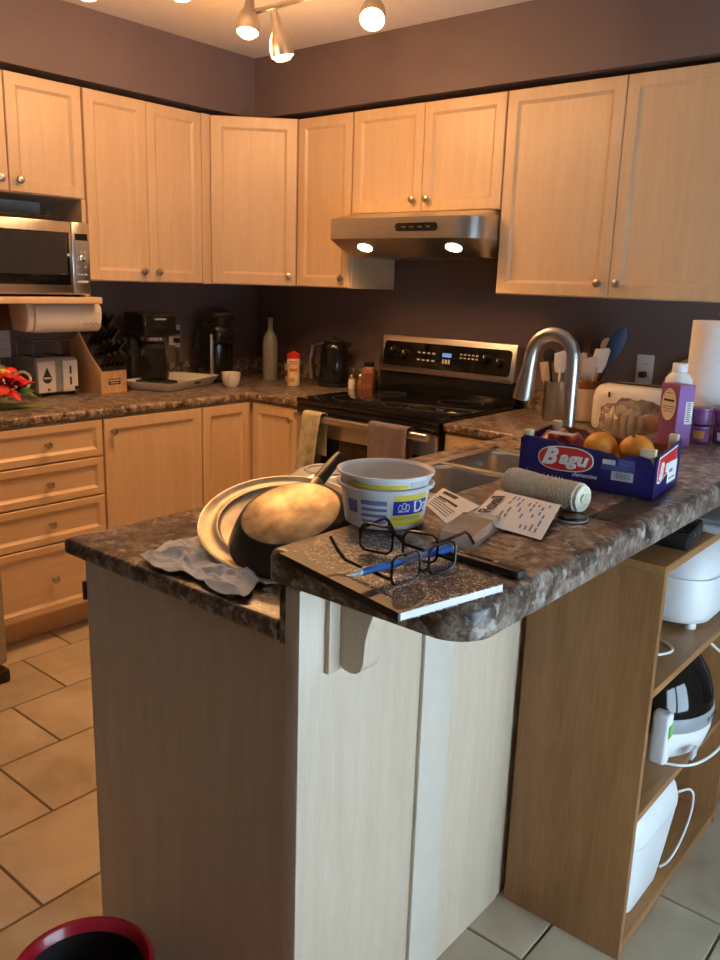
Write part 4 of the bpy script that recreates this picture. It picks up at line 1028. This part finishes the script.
# papers
def sheet(name, label, cat, cs, mat='paper', bow=.004, thick=.0006):
    t = thing(name, label, cat, (cs[0].x, cs[0].y, ZN))
    def fn(u, v):
        p = cs[0] * (1 - u) * (1 - v) + cs[1] * u * (1 - v) + cs[2] * u * v + cs[3] * (1 - u) * v
        return p + Vector((0, 0, bow * math.sin(PI * u) * math.sin(PI * v)))
    MB().quadgrid(fn, 10, 10, thick).build('sheet', mat, t, world=True, smooth=60)
    return t, fn
cs = [at(424, 503, 2, ZN + .002), at(443, 488, 2, ZN + .002), at(480, 506, 2, ZN + .002), at(446, 523, 2, ZN + .002)]
rc, fn = sheet('folded_leaflet', 'folded white leaflet with bold black print beside the tub', 'paper', cs, bow=.003, thick=.002)
def onsheet(parent, fn, s, u, v, du, size, mat='ink', name='lettering', sx=1.0, flip=False):
    o = fn(u, v); x = (fn(u + .05, v + du) - o); y = (fn(u - du, v + .05) - o)
    if flip: y = -y
    M_ = frame(o, x, y); M_ = Matrix.Translation(-parent.location + M_.to_3x3() @ Vector((0, 0, .0012))) @ M_
    return text(parent, s, size, mat, M_, name, sx=sx)
def mark(parent, fn, u0, u1, v0, v1, mat='ink', name='print_line', up=.0011):
    b_ = MB()
    b_.quadgrid(lambda a, c_: fn(u0 + (u1 - u0) * a, v0 + (v1 - v0) * c_) + Vector((0, 0, up)), 2, 2, .0002)
    return b_.build(name, mat, parent, world=True, smooth=0)
mark(rc, fn, .74, .90, .12, .52); mark(rc, fn, .50, .58, .15, .75); mark(rc, fn, .42, .47, .12, .45, 'ink_grey')
for k in range(4): mark(rc, fn, .10 + k * .08, .13 + k * .08, .12, .85, 'ink_grey')
cs = [at(468, 519, 2, ZN + .006), at(497, 490, 2, ZN + .028), at(561, 505, 2, ZN + .024), at(541, 540, 2, ZN + .003)]
rc, fn = sheet('pharmacy_receipt', 'white pharmacy receipt leaning on the twine roll', 'receipt', cs, bow=.006)
o = fn(.50, .14); xd = (fn(.8, .14) - fn(.2, .14)); yd = (fn(.5, .0) - fn(.5, .3))
M_ = frame(o, xd, yd)
if M_.to_3x3().col[2].z < 0: M_ = frame(o, xd, -yd)
text(rc, 'Rexall', .034, 'ink', Matrix.Translation(-rc.location) @ Matrix.Translation(M_.to_3x3().col[2] * .0022) @ M_, bold=.012)
random.seed(3)
for k in range(9):
    v0 = .34 + k * .066
    u = .10
    while u < .86:
        w = random.uniform(.05, .16)
        if random.random() < .72: mark(rc, fn, u, min(u + w, .9), v0, v0 + .022, random.choice(('ink_grey', 'ink_blue')), up=.0012)
        u += w + .05
# twine
tA, tB = at(508, 480, 2, ZN + .028), at(579, 498, 2, ZN + .028)
td = tB - tA; td.z = 0
tw = thing('twine_roll', 'roll of natural jute twine beside the blue crate', 'twine', (tA.x, tA.y, ZN + .0285), math.atan2(td.y, td.x))
TLn = td.length + .012
MX = Matrix.Rotation(R90, 4, 'Y')
prof = [(0, 0), (.008, 0), (.0085, .004), (.022, .002)]
nr = 46
for k in range(nr * 4 + 1):
    f = k / (nr * 4); r = .0262 + .0007 * math.cos(2 * PI * k / 4) + .0010 * math.sin(f * 9)
    if f < .04 or f > .96: r -= .003
    prof.append((r, .003 + f * (TLn - .006)))
prof += [(.022, TLn - .002), (.0085, TLn - .004), (.008, TLn), (0, TLn)]
MB().lathe(prof, 40, MX).build('winding', 'twine', tw, smooth=60)
sb = MB()
for k in range(7):
    ph = k * .9; x0 = TLn * (.02 + .04 * k); x1 = TLn * (.62 + .055 * k)
    sb.tube([(x0 + (x1 - x0) * j / 30, .0278 * math.cos(ph + j * .21), .0278 * math.sin(ph + j * .21)) for j in range(31)], .0011, 5)
sb.build('cross_strand', 'twine', tw)
sb = MB()
random.seed(5)
for k in range(26):
    x = random.uniform(0, TLn); a = random.uniform(0, 2 * PI); L_ = random.uniform(.002, .006)
    v0 = Vector((x, .027 * math.cos(a), .027 * math.sin(a))); v1 = v0 + Vector((random.uniform(-.6, .6), math.cos(a), math.sin(a))).normalized() * L_
    if v1.z > -.026: sb.tube([v0, v1], .0003, 4)
f_ = sb.build('fuzz', 'twine', tw); f_['kind'] = 'stuff'
# lid
p_ = at(572, 517, 2, ZN + .004)
ld_ = thing('jar_lid', 'small round black lid in front of the twine', 'lid', (p_.x, p_.y, ZN))
MB().lathe([(.027, 0), (.028, .001), (.028, .007), (.026, .0085), (.022, .0085), (.021, .007), (0, .007)], 36).build('cap', 'black_plastic', ld_)
MB().lathe([(.0283, .0005), (.0285, .0025), (.0283, .003)], 36, caps=False).build('rim', 'light_grey', ld_)
# wire mesh mat
mm = MB()
mx0, mx1, my0, my1 = 2.900, 2.960, -1.900, -1.705
k = 0
x = mx0
while x <= mx1: mm.box(x - .0006, x + .0006, my0, my1, ZN, ZN + .0012); x += .0075
y = my0
while y <= my1: mm.box(mx0, mx1, y - .0006, y + .0006, ZN + .0006, ZN + .0018); y += .0075
o = mm.build('mesh_mat', 'mesh_black', None, smooth=0); tag(o, 'dark wire mesh mat under the crate corner', 'mat')

# ---------------------------------------------------------------- fruit crate
ca = math.radians(5)
crt = thing('fruit_crate', 'dark blue cardboard fruit crate with red oval logo and wooden corner posts', 'crate', (2.655, -1.722, ZN + .0022), ca)
CW, CD, CH = .285, .180, .097
MB().box(.002, CW - .002, .002, CD - .002, 0, .004).build('bottom', 'crate_inside', crt, smooth=0)
# front with scooped top
fo = [(0, 0), (CW - .004, 0), (CW - .004, .066), (CW - .012, .080), (CW - .03, .083), (CW - .055, .083), (CW - .062, .076), (CW - .075, .0735), (CW - .088, .080), (.105, .0885), (.098, .084), (.086, .084), (.078, .091), (.02, .0945), (.008, .0945), (0, .088)]
fpz = MB().prism(fo, 0, .003, 'y').build('front_panel', 'crate_blue', crt, smooth=0)
MB().prism([(x, z) for x, z in fo], CD - .003, CD, 'y').build('back_panel', 'crate_inside', crt, smooth=0)
sp_ = MB().prism([(.0, .0), (CD, 0), (CD, CH), (.0, CH - .012)], CW - .003, CW, 'x').build('end_panel', 'crate_blue', crt, smooth=0)
MB().prism([(.003, .004), (CD - .003, .004), (CD - .003, CH), (.003, CH - .008)], 0, .003, 'x').build('end_panel', 'crate_blue', crt, smooth=0)
MB().box(CW - .0036, CW - .0031, .004, CD - .004, .004, CH - .016).build('lining', 'crate_inside', crt, smooth=0)
MB().box(.005, CW - .005, CD - .0038, CD - .0032, .004, .07).build('lining', 'crate_inside', crt, smooth=0)
for (x0, x1, y0, y1, h) in ((.0035, .022, .0035, .020, .106), (CW - .034, CW - .0045, .0035, .018, .098), (CW - .022, CW - .004, CD - .02, CD - .004, .108), (.0035, .022, CD - .02, CD - .004, .106)):
    MB().box(x0, x1, y0, y1, .0045, h, .001).build('corner_post', 'crate_wood', crt)
Mf = frame((0, -.0004, 0), (1, 0, 0), (0, 0, 1)); Mfz = lambda e: Matrix.Translation((0, -e, 0)) @ frame((0, 0, 0), (1, 0, 0), (0, 0, 1))
def oval(cx, cz, rx, rz, tilt):
    P = []
    for k in range(44):
        a = 2 * PI * k / 44; x = rx * math.copysign(abs(math.cos(a)) ** .75, math.cos(a)); z = rz * math.copysign(abs(math.sin(a)) ** .85, math.sin(a))
        P.append((cx + x * math.cos(tilt) - z * math.sin(tilt), cz + x * math.sin(tilt) + z * math.cos(tilt)))
    return P
decal(fpz, 'logo_border', 'white_print', oval(.102, .056, .060, .0262, .03), Mfz(.0001), .0004)
decal(fpz, 'logo_oval', 'crate_red', oval(.102, .056, .0575, .0240, .03), Mfz(.0006), .0004)
text(fpz, 'B', .048, 'white_print', Mfz(.0014) @ Matrix.Translation((.065, .057, 0)), 'logo_lettering', shear=.35, bold=.045, sx=1.05)
text(fpz, 'agu', .038, 'white_print', Mfz(.0014) @ Matrix.Translation((.118, .0575, 0)), 'logo_lettering', shear=.25, bold=.04, sx=1.15)
text(fpz, 'clementina', .012, 'white_print', Mfz(.0006) @ Matrix.Translation((.145, .027, 0)), 'lettering', shear=.2, sx=1.0)
decal(fpz, 'white_label', 'light_grey', rect(.180, .206, .058, .068), Mfz(.0003)); decal(fpz, 'barcode_label', 'light_grey', rect(.200, .244, .028, .046), Mfz(.0003))
for k in range(12): decal(fpz, 'barcode_bar', 'ink_grey', rect(.207 + k * .0026, .207 + k * .0026 + (.0016 if k % 3 else .0008), .032, .044), Mfz(.0011), .0002)
for k in range(3): decal(fpz, 'print_line', 'ink_blue', rect(.178, .246, .0475 + k * .0036, .0487 + k * .0036), Mfz(.0003), .0002)
for k in range(4): decal(fpz, 'print_line', 'ink_blue', rect(.212, .245, .0585 + k * .0036, .0600 + k * .0036), Mfz(.0003), .0002)
Ms = lambda e: Matrix.Translation((CW + e, 0, 0)) @ frame((0, 0, 0), (0, 1, 0), (0, 0, 1))
decal(sp_, 'logo_border', 'white_print', [(.018, .030), (.035, .026), (.13, .050), (.150, .060), (.152, .090), (.022, .081), (.016, .055)], Ms(.0002), .0004)
decal(sp_, 'logo_panel', 'crate_red', [(.021, .034), (.036, .030), (.128, .053), (.147, .062), (.149, .087), (.024, .078), (.019, .056)], Ms(.0007), .0004)
text(sp_, 'B', .044, 'white_print', Ms(.0016) @ Matrix.Translation((.038, .050, 0)), 'logo_lettering', shear=.35, bold=.045)
text(sp_, 'agu', .034, 'white_print', Ms(.0016) @ Matrix.Translation((.092, .056, 0)), 'logo_lettering', shear=.25, bold=.04, sx=1.05)
decal(sp_, 'sticker', 'white_print', rect(.085, .150, .018, .062), Ms(.0022), .0004)
decal(sp_, 'sticker_print', 'ink_grey', rect(.095, .118, .040, .047), Ms(.0027), .0003); decal(sp_, 'sticker_print', 'ink_grey', rect(.093, .140, .026, .029), Ms(.0027), .0003)
Rc = Matrix.Translation(crt.location) @ Matrix.Rotation(ca, 4, 'Z')
def orange(x, y, z, r, label):
    p = Rc @ Vector((x, y, z)); o = thing('orange', label, 'orange', p, random.uniform(0, 6), 'oranges in the blue crate')
    MB().ball((0, 0, 0), r, sz=.92, sub=4).build('peel', 'orange_skin', o, smooth=80)
    MB().lathe([(.004, 0), (.003, .002), (0, .0025)], 8, axis_m((.3 * r * .9, -.2 * r, .92 * r * .93), (.3, -.2, .9))).build('stem_end', 'green_leaf', o)
orange(.158, .045, .082, .0345, 'orange nearest the front scoop of the crate')
orange(.2285, .056, .082, .0355, 'rounder orange nearest the red-labelled crate end')
orange(.212, .132, .042, .034, 'orange low at the back of the crate')
orange(.142, .132, .042, .034, 'orange beside the red wrapped pack in the crate')
wpk = thing('snack_packet', 'shiny dark red snack packet stuffed in the crate left half', 'packet', Rc @ Vector((.075, .085, .012)), ca)
random.seed(9)
def pk(u, v):
    s_ = math.sin(PI * u) ** .35 * math.sin(PI * v) ** .35
    return Vector((-.068 + .095 * u, -.062 + .125 * v, .052 + .034 * s_ + .006 * math.sin(u * 17 + v * 9) * s_))
def pk2(u, v):
    s_ = math.sin(PI * u) ** .35 * math.sin(PI * v) ** .35
    return Vector((-.068 + .095 * u, -.062 + .125 * v, .052 - .04 * s_))
MB().quadgrid(pk, 24, 24).quadgrid(pk2, 12, 12).build('pouch', 'wrap_red', wpk, smooth=70)
MB().box(-.030, .025, -.045, -.02, .0885, .0893, M=Matrix.Rotation(.05, 4, 'X')).build('pouch_label', 'light_grey', wpk, smooth=0)

# ---------------------------------------------------------------- behind the crate
pp = at(673, 447, 2, ZN)
pb = thing('purple_carton', 'purple carton with cream oval label behind the crate', 'carton', (pp.x, pp.y, ZN), math.radians(-28))
PW, PD, PH = .066, .053, .164
MB().box(-PW, 0, 0, PD, 0, PH, .0008).build('front', 'purple_card', pb)
decal(pb, 'side_print', 'lilac_card', rect(.001, PD - .001, .001, PH - .001), frame((.0003, 0, 0), (0, 1, 0), (0, 0, 1)))
decal(pb, 'oval_border', 'wrap_red', ellipse(-PW / 2, .110, .029, .046), frame((0, -.0003, 0), (1, 0, 0), (0, 0, 1)))
decal(pb, 'oval_label', 'cream_print', ellipse(-PW / 2, .110, .0265, .043), frame((0, -.001, 0), (1, 0, 0), (0, 0, 1)))
for k, (w_, z_, t_) in enumerate(((.019, .118, .006), (.022, .104, .0016), (.022, .098, .0016), (.017, .091, .0016), (.012, .140, .0016))):
    decal(pb, 'print_line', 'ink', rect(-PW / 2 - w_, -PW / 2 + w_, z_, z_ + t_), frame((0, -.0017, 0), (1, 0, 0), (0, 0, 1)), .0003)
decal(pb, 'barcode_label', 'white_print', rect(.026, .050, .06, .120), frame((.001, 0, 0), (0, 1, 0), (0, 0, 1)))
for k in range(9): decal(pb, 'barcode_bar', 'ink_grey', rect(.030, .042, .066 + k * .006, .069 + k * .006), frame((.0017, 0, 0), (0, 1, 0), (0, 0, 1)), .0003)
wb = thing('white_bottle', 'white plastic bottle with ribbed cap behind the purple carton', 'bottle', (pp.x - .045, pp.y + .115, ZN))
MB().lathe([(.030, 0), (.036, .004), (.037, .15), (.034, .172), (.022, .186), (.018, .188)], 36).build('body', 'white_plastic', wb, smooth=50)
MB().lathe([(.0205, .1885), (.0205, .210), (.019, .212), (0, .212)], 28).build('cap', 'white_plastic', wb)
for k in range(20):
    pass
cpk = at(702, 441, 2, ZN)
cp_ = thing('fruit_cup_pack', 'stack of purple fruit cups at the foot of the paper towels', 'cups', (cpk.x, cpk.y - .015, ZN), math.radians(14))
for j in range(2):
    for i in range(3):
        cup = MB().lathe([(.020, 0), (.024, .002), (.029, .040), (.031, .042), (.031, .046), (.028, .0475), (0, .0475)], 24, Matrix.Translation((-.004 + i * .060, 0, j * .048))).build('fruit_cup', 'purple_cup', cp_)
        if j == 0 or i < 3:
            wrap = MB().quadgrid(lambda u, v, i=i, j=j: Vector((-.004 + i * .060 + (.0255 + .005 * v) * math.cos(-2.1 + 1.0 * u), (.0255 + .005 * v) * math.sin(-2.1 + 1.0 * u), j * .048 + .012 + .022 * v)), 8, 2, .0004)
            if j == 0: wrap.build('cup_label', 'orange_print' if i == 0 else 'white_print', cup, smooth=60)
            else: wrap.bm.free()
tpp = at(710, 435, 2, ZN)
ptw = thing('paper_towel_holder', 'full white paper towel roll on upright steel holder', 'paper towels', (tpp.x, tpp.y, ZN))
MB().lathe([(.085, 0), (.088, .004), (.085, .010), (.0, .012)], 40).build('base', 'steel', ptw)
MB().lathe([(.022, .014), (.083, .014), (.084, .017), (.084, .322), (.083, .325), (.022, .325)], 48).build('paper_roll', 'paper_towel', ptw, smooth=50)
MB().lathe([(.006, .0125), (.006, .334), (.014, .337), (.016, .347), (.013, .360), (.006, .364), (0, .364)], 24).build('post', 'steel', ptw)

# ---------------------------------------------------------------- counter right of the stove
ZK2 = ZK + .0005
cro = at(588, 380, 1, -.125)
ck_ = thing('utensil_crock', 'tan ceramic crock with brown rim crammed with spatulas', 'crock', (cro.x, -.125, ZK2))
ch = cro.z - ZK2
MB().lathe([(.050, 0), (.056, .005), (.058, .03), (.056, ch - .032)], 36).build('body', 'ceramic_tan', ck_)
MB().lathe([(.0562, ch - .0315), (.059, ch - .028), (.060, ch - .003), (.058, ch), (.051, ch), (.050, ch - .02), (0, ch - .03)], 36).build('rim', 'ceramic_brown', ck_)
def utensil(label, base, tip, head, mat, hmat='spoon_wood', w=.026, hl=.075, cat='spatula'):
    base = Vector(base); tip = Vector(tip); d = (tip - base).normalized()
    u = thing('spatula', label, cat, base, group='utensils in the right counter crocks')
    MB().tube([(0, 0, 0), d * ((tip - base).length - hl * .8)], .0055, 8).build('handle', hmat, u)
    side = d.cross(Vector((.45, -.9, 0))).normalized()
    o_ = d * ((tip - base).length - hl); 
    M_ = frame(o_, side, d)
    if head == 'spatula': outl = [(-w * .75, 0), (w * .75, 0), (w, hl * .3), (w, hl * .92), (w * .7, hl), (-w, hl * .85), (-w, hl * .3)]
    elif head == 'spoon': outl = ellipse(0, hl * .5, w, hl * .5, 24)
    else: outl = [(-w * .5, 0), (w * .5, 0), (w, hl * .25), (w * 1.0, hl), (-w * 1.0, hl), (-w, hl * .25)]
    MB().prism(outl, -.004, .004, 'z', .002, M=M_).build('head', mat, u, smooth=40)
c0 = Vector((cro.x, -.125, ZK2 + ch - .03))
def U(label, px, py, yy, dx, head, mat, w, hl, hm='spoon_wood'):
    t_ = at(px, py, 1, yy); utensil(label, (c0.x + dx, -.125 + (yy + .125) * .3, c0.z + .004), t_, head, mat, hm, w, hl)
U('cream silicone spatula leaning left in the crock', 579, 353, -.165, -.020, 'spatula', 'white_silicone', .027, .115)
U('pale silicone scraper in front of the crock', 591, 356, -.175, .000, 'spatula', 'white_silicone', .026, .105)
U('white slotted turner in the crock', 604, 347, -.160, .020, 'spatula', 'porcelain', .029, .105)
U('wooden spoon with red-brown tip standing in the crock', 608, 338, -.115, .025, 'spoon', 'block_wood', .020, .06)
U('tall blue nylon spoon at the right of the crock', 624, 327, -.105, .032, 'spoon', 'blue_silicone', .031, .150, 'blue_silicone')
U('black nylon ladle behind the pale spatulas', 598, 340, -.07, .010, 'spoon', 'black_plastic', .026, .07, 'black_plastic')
U('dark wooden fork handle standing in the crock', 586, 343, -.09, -.008, 'turner', 'ceramic_brown', .006, .05)
U('black spatula standing at the back of the crock', 576, 338, -.08, -.022, 'turner', 'dark_grey', .022, .07, 'black_plastic')
cn = at(558, 381, 1, -.20)
sc_ = thing('steel_canister', 'stainless steel utensil canister behind the faucet', 'canister', (cn.x, -.20, ZK2))
hc = cn.z - ZK2
MB().lathe([(.050, 0), (.053, .003), (.053, hc), (.050, hc), (.050, .01), (0, .008)], 40).build('body', 'steel_v', sc_)
def U2(label, px, py, yy, dx, head, mat, w, hl, hm):
    t_ = at(px, py, 1, yy); utensil(label, (cn.x + dx, -.20 + (yy + .2) * .3, ZK2 + .02), t_, head, mat, hm, w, hl)
U2('white slotted turner in the steel canister', 561, 350, -.215, .012, 'spatula', 'porcelain', .024, .09, 'white_plastic')
U2('wooden spatula tilted left in the steel canister', 544, 362, -.215, -.022, 'turner', 'spoon_wood', .017, .09, 'spoon_wood')
U2('black ladle at the back of the steel canister', 549, 348, -.175, -.010, 'spoon', 'black_plastic', .026, .06, 'black_plastic')

to = at(592, 392, 1, -.36); to2 = at(668, 392, 1, -.30); 
tx0, tx1, tz = at(591, 400, 1, -.33).x, at(664, 400, 1, -.33).x, at(630, 384, 1, -.24).z
t2 = thing('toaster', 'long cream-coloured toaster in front of the crock', 'toaster', ((tx0 + tx1) / 2, -.25, ZK2))
tw2 = (tx1 - tx0) / 2; th2 = tz - ZK2
b = bmesh.new()
R = []
for z, ins in ((.008, .012), (.014, .004), (.03, 0), (th2 - .05, .0), (th2 - .02, .006), (th2 - .006, .018), (th2, .034)):
    R.append([b.verts.new((x, y, z)) for x, y in rrect(-tw2 + ins, tw2 - ins, -.09 + ins * .8, .09 - ins * .8, .035, 5)])
for A, B_ in zip(R, R[1:]):
    for k in range(len(A)): b.faces.new((A[k], A[(k + 1) % len(A)], B_[(k + 1) % len(A)], B_[k]))
b.faces.new(R[0][::-1]); b.faces.new(R[-1]); bmesh.ops.recalc_face_normals(b, faces=b.faces)
m = MB(); m._merge(b); m.build('body', 'cream_enamel', t2, smooth=60)
MB().box(-tw2 + .045, tw2 - .045, -.022, .022, th2 + .0003, th2 + .002).build('bread_slot', 'black_matte', t2, smooth=0)
MB().box(-tw2 - .012, -tw2 - .0005, -.018, .018, th2 * .55, th2 * .55 + .012, .003).build('lever', 'black_plastic', t2)
MB().box(-tw2 + .07, -tw2 + .078, -.0925, -.0905, th2 * .75, th2 * .75 + .02, .0005).build('vent', 'ink', t2)
for fx in (-1, 1):
    for fy in (-1, 1): MB().lathe([(.01, 0), (.01, .009)], 10, Matrix.Translation((fx * tw2 * .7, fy * .055, 0))).build('foot', 'black_plastic', t2)
# pot lid leaning on the wall
lc = at(700, 392, 1, -.06)
lidr = (at(700, 392, 1, -.06) - at(662, 386, 1, -.06)).length
pl2 = thing('pot_lid', 'large grey pot lid leaning against the wall behind the towels', 'lid', (lc.x, -.065, ZK2 + lidr * .99), rot=(math.radians(80), 0, 0))
MB().lathe([(lidr, -.004), (lidr + .002, 0), (lidr, .004), (lidr * .8, .014), (lidr * .3, .022), (0, .023)], 48).build('dome', 'lid_grey', pl2)
MB().lathe([(.008, .0232), (.008, .035), (.018, .040), (.016, .050), (0, .052)], 20).build('knob', 'black_plastic', pl2)
# bread bag in front of the toaster
bgp = at(632, 415, 1, -.52)
bgx = thing('bread_bag', 'clear plastic bread bag with orange and grey print before the toaster', 'bag', (bgp.x + .01, -.52, ZK2))
def bag(sc, nz):
    b_ = bmesh.new(); bmesh.ops.create_icosphere(b_, subdivisions=4, radius=1)
    for v in b_.verts:
        c_ = v.co; w = 1 + .07 * math.sin(9 * c_.x + 5 * c_.z) + .05 * math.sin(13 * c_.z - 7 * c_.y) + .03 * math.sin(23 * c_.x + 19 * c_.y)
        v.co = Vector((c_.x * .125 * w * sc, c_.y * .062 * w * sc, max(.001, .075 + c_.z * .085 * w * sc)))
    return b_
m = MB(); m._merge(bag(1, 0)); m.build('film', 'clear_film', bgx, smooth=80)
m = MB()
for k in range(5): m.box(-.085 + k * .027, -.062 + k * .027, -.038, .038, .014, .108, .008)
m.build('bread', 'ceramic_tan', bgx, smooth=50)
MB().ball((.072, -.005, .085), .032, sx=.9, sy=.9, sz=1.0).build('orange_print', 'orange_print', bgx)

# ---------------------------------------------------------------- appliances in the shelf unit
bm_ = thing('bread_machine', 'large white rounded bread machine on the top shelf', 'appliance', (2.845, -1.225, .6425))
b = bmesh.new(); R = []
for z, ins in ((.016, .022), (.022, .010), (.04, 0), (.12, .0), (.16, .008), (.19, .03), (.215, .07), (.222, .10)):
    R.append([b.verts.new((x, y, z)) for x, y in rrect(-.128 + ins * .8, .128 - ins * .8, -.150 + ins, .148 - ins, .075 - ins * .2, 7)])
for A, B_ in zip(R, R[1:]):
    for k in range(len(A)): b.faces.new((A[k], A[(k + 1) % len(A)], B_[(k + 1) % len(A)], B_[k]))
b.faces.new(R[0][::-1]); b.faces.new(R[-1]); bmesh.ops.recalc_face_normals(b, faces=b.faces)
m = MB(); m._merge(b); m.build('body', 'white_plastic', bm_, smooth=60)
MB().tube([(x * 1.004, y * 1.004, .135) for x, y in rrect(-.128, .128, -.150, .148, .075, 7)], .0012, 6, closed=True).build('lid_seam', 'light_grey', bm_)
for fx in (-.08, .085):
    for fy in (-.09, .09): MB().lathe([(.014, 0), (.014, .017)], 14, Matrix.Translation((fx, fy, 0))).build('foot', 'white_plastic', bm_)
MB().tube(spl([(-.04, -.16, .004), (.02, -.20, .004), (.085, -.235, .004), (.105, -.27, .0045), (.08, -.32, .0045), (.03, -.36, .005), (.0, -.40, .03), (-.02, -.42, .08), (-.05, -.40, .10), (-.06, -.36, .06)]), .003, 8).build('cord', 'white_plastic', bm_)
af = thing('air_fryer', 'white air fryer with black domed lid on the middle shelf', 'appliance', (2.870, -1.375, .3525))
af.scale = (1.02, 1.05, 1.05)
MB().lathe([(.095, .0), (.110, .008), (.135, .03), (.146, .07), (.147, .088)], 48).build('body', 'white_plastic', af, smooth=50)
MB().lathe([(.1475, .0885), (.149, .095), (.149, .118), (.1465, .122)], 48).build('grey_band', 'grey_plastic', af)
MB().lathe([(.146, .1225), (.143, .15), (.130, .19), (.105, .225), (.07, .245), (.03, .252), (0, .253)], 48).build('dome_lid', 'black_glass', af, smooth=60)
MB().box(.065, .105, -.150, -.118, .030, .150, .008, 3).build('front_handle', 'white_plastic', af)
MB().box(.1052, .1065, -.146, -.124, .095, .125, .0003).build('green_sticker', 'green_print', af)
for k in range(3): MB().box(.1478, .1490, -.02 + k * .02, -.008 + k * .02, .101, .110, .0003).build('button', 'dark_grey', af)
MB().box(.138, .1455, -.09, -.06, .035, .058, .001).build('model_plate', 'light_grey', af)
MB().tube(spl([(.06, -.10, .006), (.12, -.075, .006), (.15, -.03, .008), (.168, .04, .02), (.172, .09, .06), (.168, .11, .12), (.15, .115, .19), (.10, .10, .235)]), .003, 8).build('cord', 'white_plastic', af)
df = thing('deep_fryer', 'tall white deep fryer with hinged lid on the bottom shelf', 'appliance', (2.872, -1.535, .0365))
df.scale = (1.0, 1.12, 1.0)
b = bmesh.new(); R = []
for z, ins in ((.0, .040), (.008, .032), (.03, .028), (.10, .016), (.192, .003), (.20, .002)):
    R.append([b.verts.new((x, y, z)) for x, y in rrect(-.118 + ins * .7, .118 - ins * .7, -.135 + ins, .135 - ins, .055 - ins * .3, 6)])
for A, B_ in zip(R, R[1:]):
    for k in range(len(A)): b.faces.new((A[k], A[(k + 1) % len(A)], B_[(k + 1) % len(A)], B_[k]))
b.faces.new(R[0][::-1]); b.faces.new(R[-1]); bmesh.ops.recalc_face_normals(b, faces=b.faces)
m = MB(); m._merge(b); m.build('body', 'white_plastic', df, smooth=60)
b = bmesh.new(); R = []
for z, ins in ((.203, .001), (.222, .0), (.25, .012), (.275, .03), (.283, .05)):
    R.append([b.verts.new((x, y, z)) for x, y in rrect(-.118 + ins * .7, .118 - ins * .7, -.135 + ins, .137 - ins * .35, .055 - ins * .3, 6)])
for A, B_ in zip(R, R[1:]):
    for k in range(len(A)): b.faces.new((A[k], A[(k + 1) % len(A)], B_[(k + 1) % len(A)], B_[k]))
b.faces.new(R[0][::-1]); b.faces.new(R[-1]); bmesh.ops.recalc_face_normals(b, faces=b.faces)
m = MB(); m._merge(b); m.build('lid', 'white_plastic', df, smooth=60)
MB().box(.03, .09, .1375, .152, .19, .225, .006).build('hinge', 'white_plastic', df)
MB().tube(spl([(.10, .142, .205), (.11, .19, .19), (.112, .225, .15), (.110, .225, .09), (.105, .19, .035), (.10, .14, .012), (.09, .11, .008)]), .003, 8).build('cord', 'white_plastic', df)
MB().box(.02, .05, .17, .25, .06, .085, .004).build('cord_tag', 'light_grey', df)
bx_ = thing('black_box', 'small black plastic box on the shelving under the bar', 'box', (2.945, -1.53, UTZ + .0005), .1)
MB().box(-.05, .035, -.065, .065, 0, .036, .004).build('case', 'black_plastic', bx_)
MB().box(-.048, .033, -.063, .063, .0362, .040, .002).build('lid', 'black_gloss', bx_)
MB().lathe([(.004, 0), (.004, .002), (0, .0022)], 10, axis_m((.0352, -.02, .025), (1, 0, 0))).build('latch', 'nickel', bx_)
gb = thing('grey_tray', 'light grey plastic tray on the shelving behind the black box', 'tray', (2.955, -1.29, UTZ + .0005))
MB().prism(rrect(-.11, .085, -.13, .13, .02), 0, .018, 'z', .004).build('base', 'light_grey', gb)
MB().prism(rrect(-.10, .075, -.12, .12, .018), .0182, .030, 'z', .004).build('cover', 'grey_plastic', gb)

# ---------------------------------------------------------------- red bin
rb = thing('waste_bin', 'red plastic bin with dark liner in front of the peninsula', 'bin', (2.405, -2.655, 0))
rb.scale = (.97, .97, .93)
MB().lathe([(.090, .001), (.094, .004), (.112, .275), (.120, .280), (.124, .290), (.122, .300), (.115, .302), (.109, .296), (.090, .010), (0, .008)], 56, caps=False).build('body', 'red_plastic', rb, smooth=50)
MB().lathe([(.107, .278), (.100, .22), (.085, .06), (0, .05)], 40, caps=False).build('liner', 'black_plastic', rb, smooth=60)
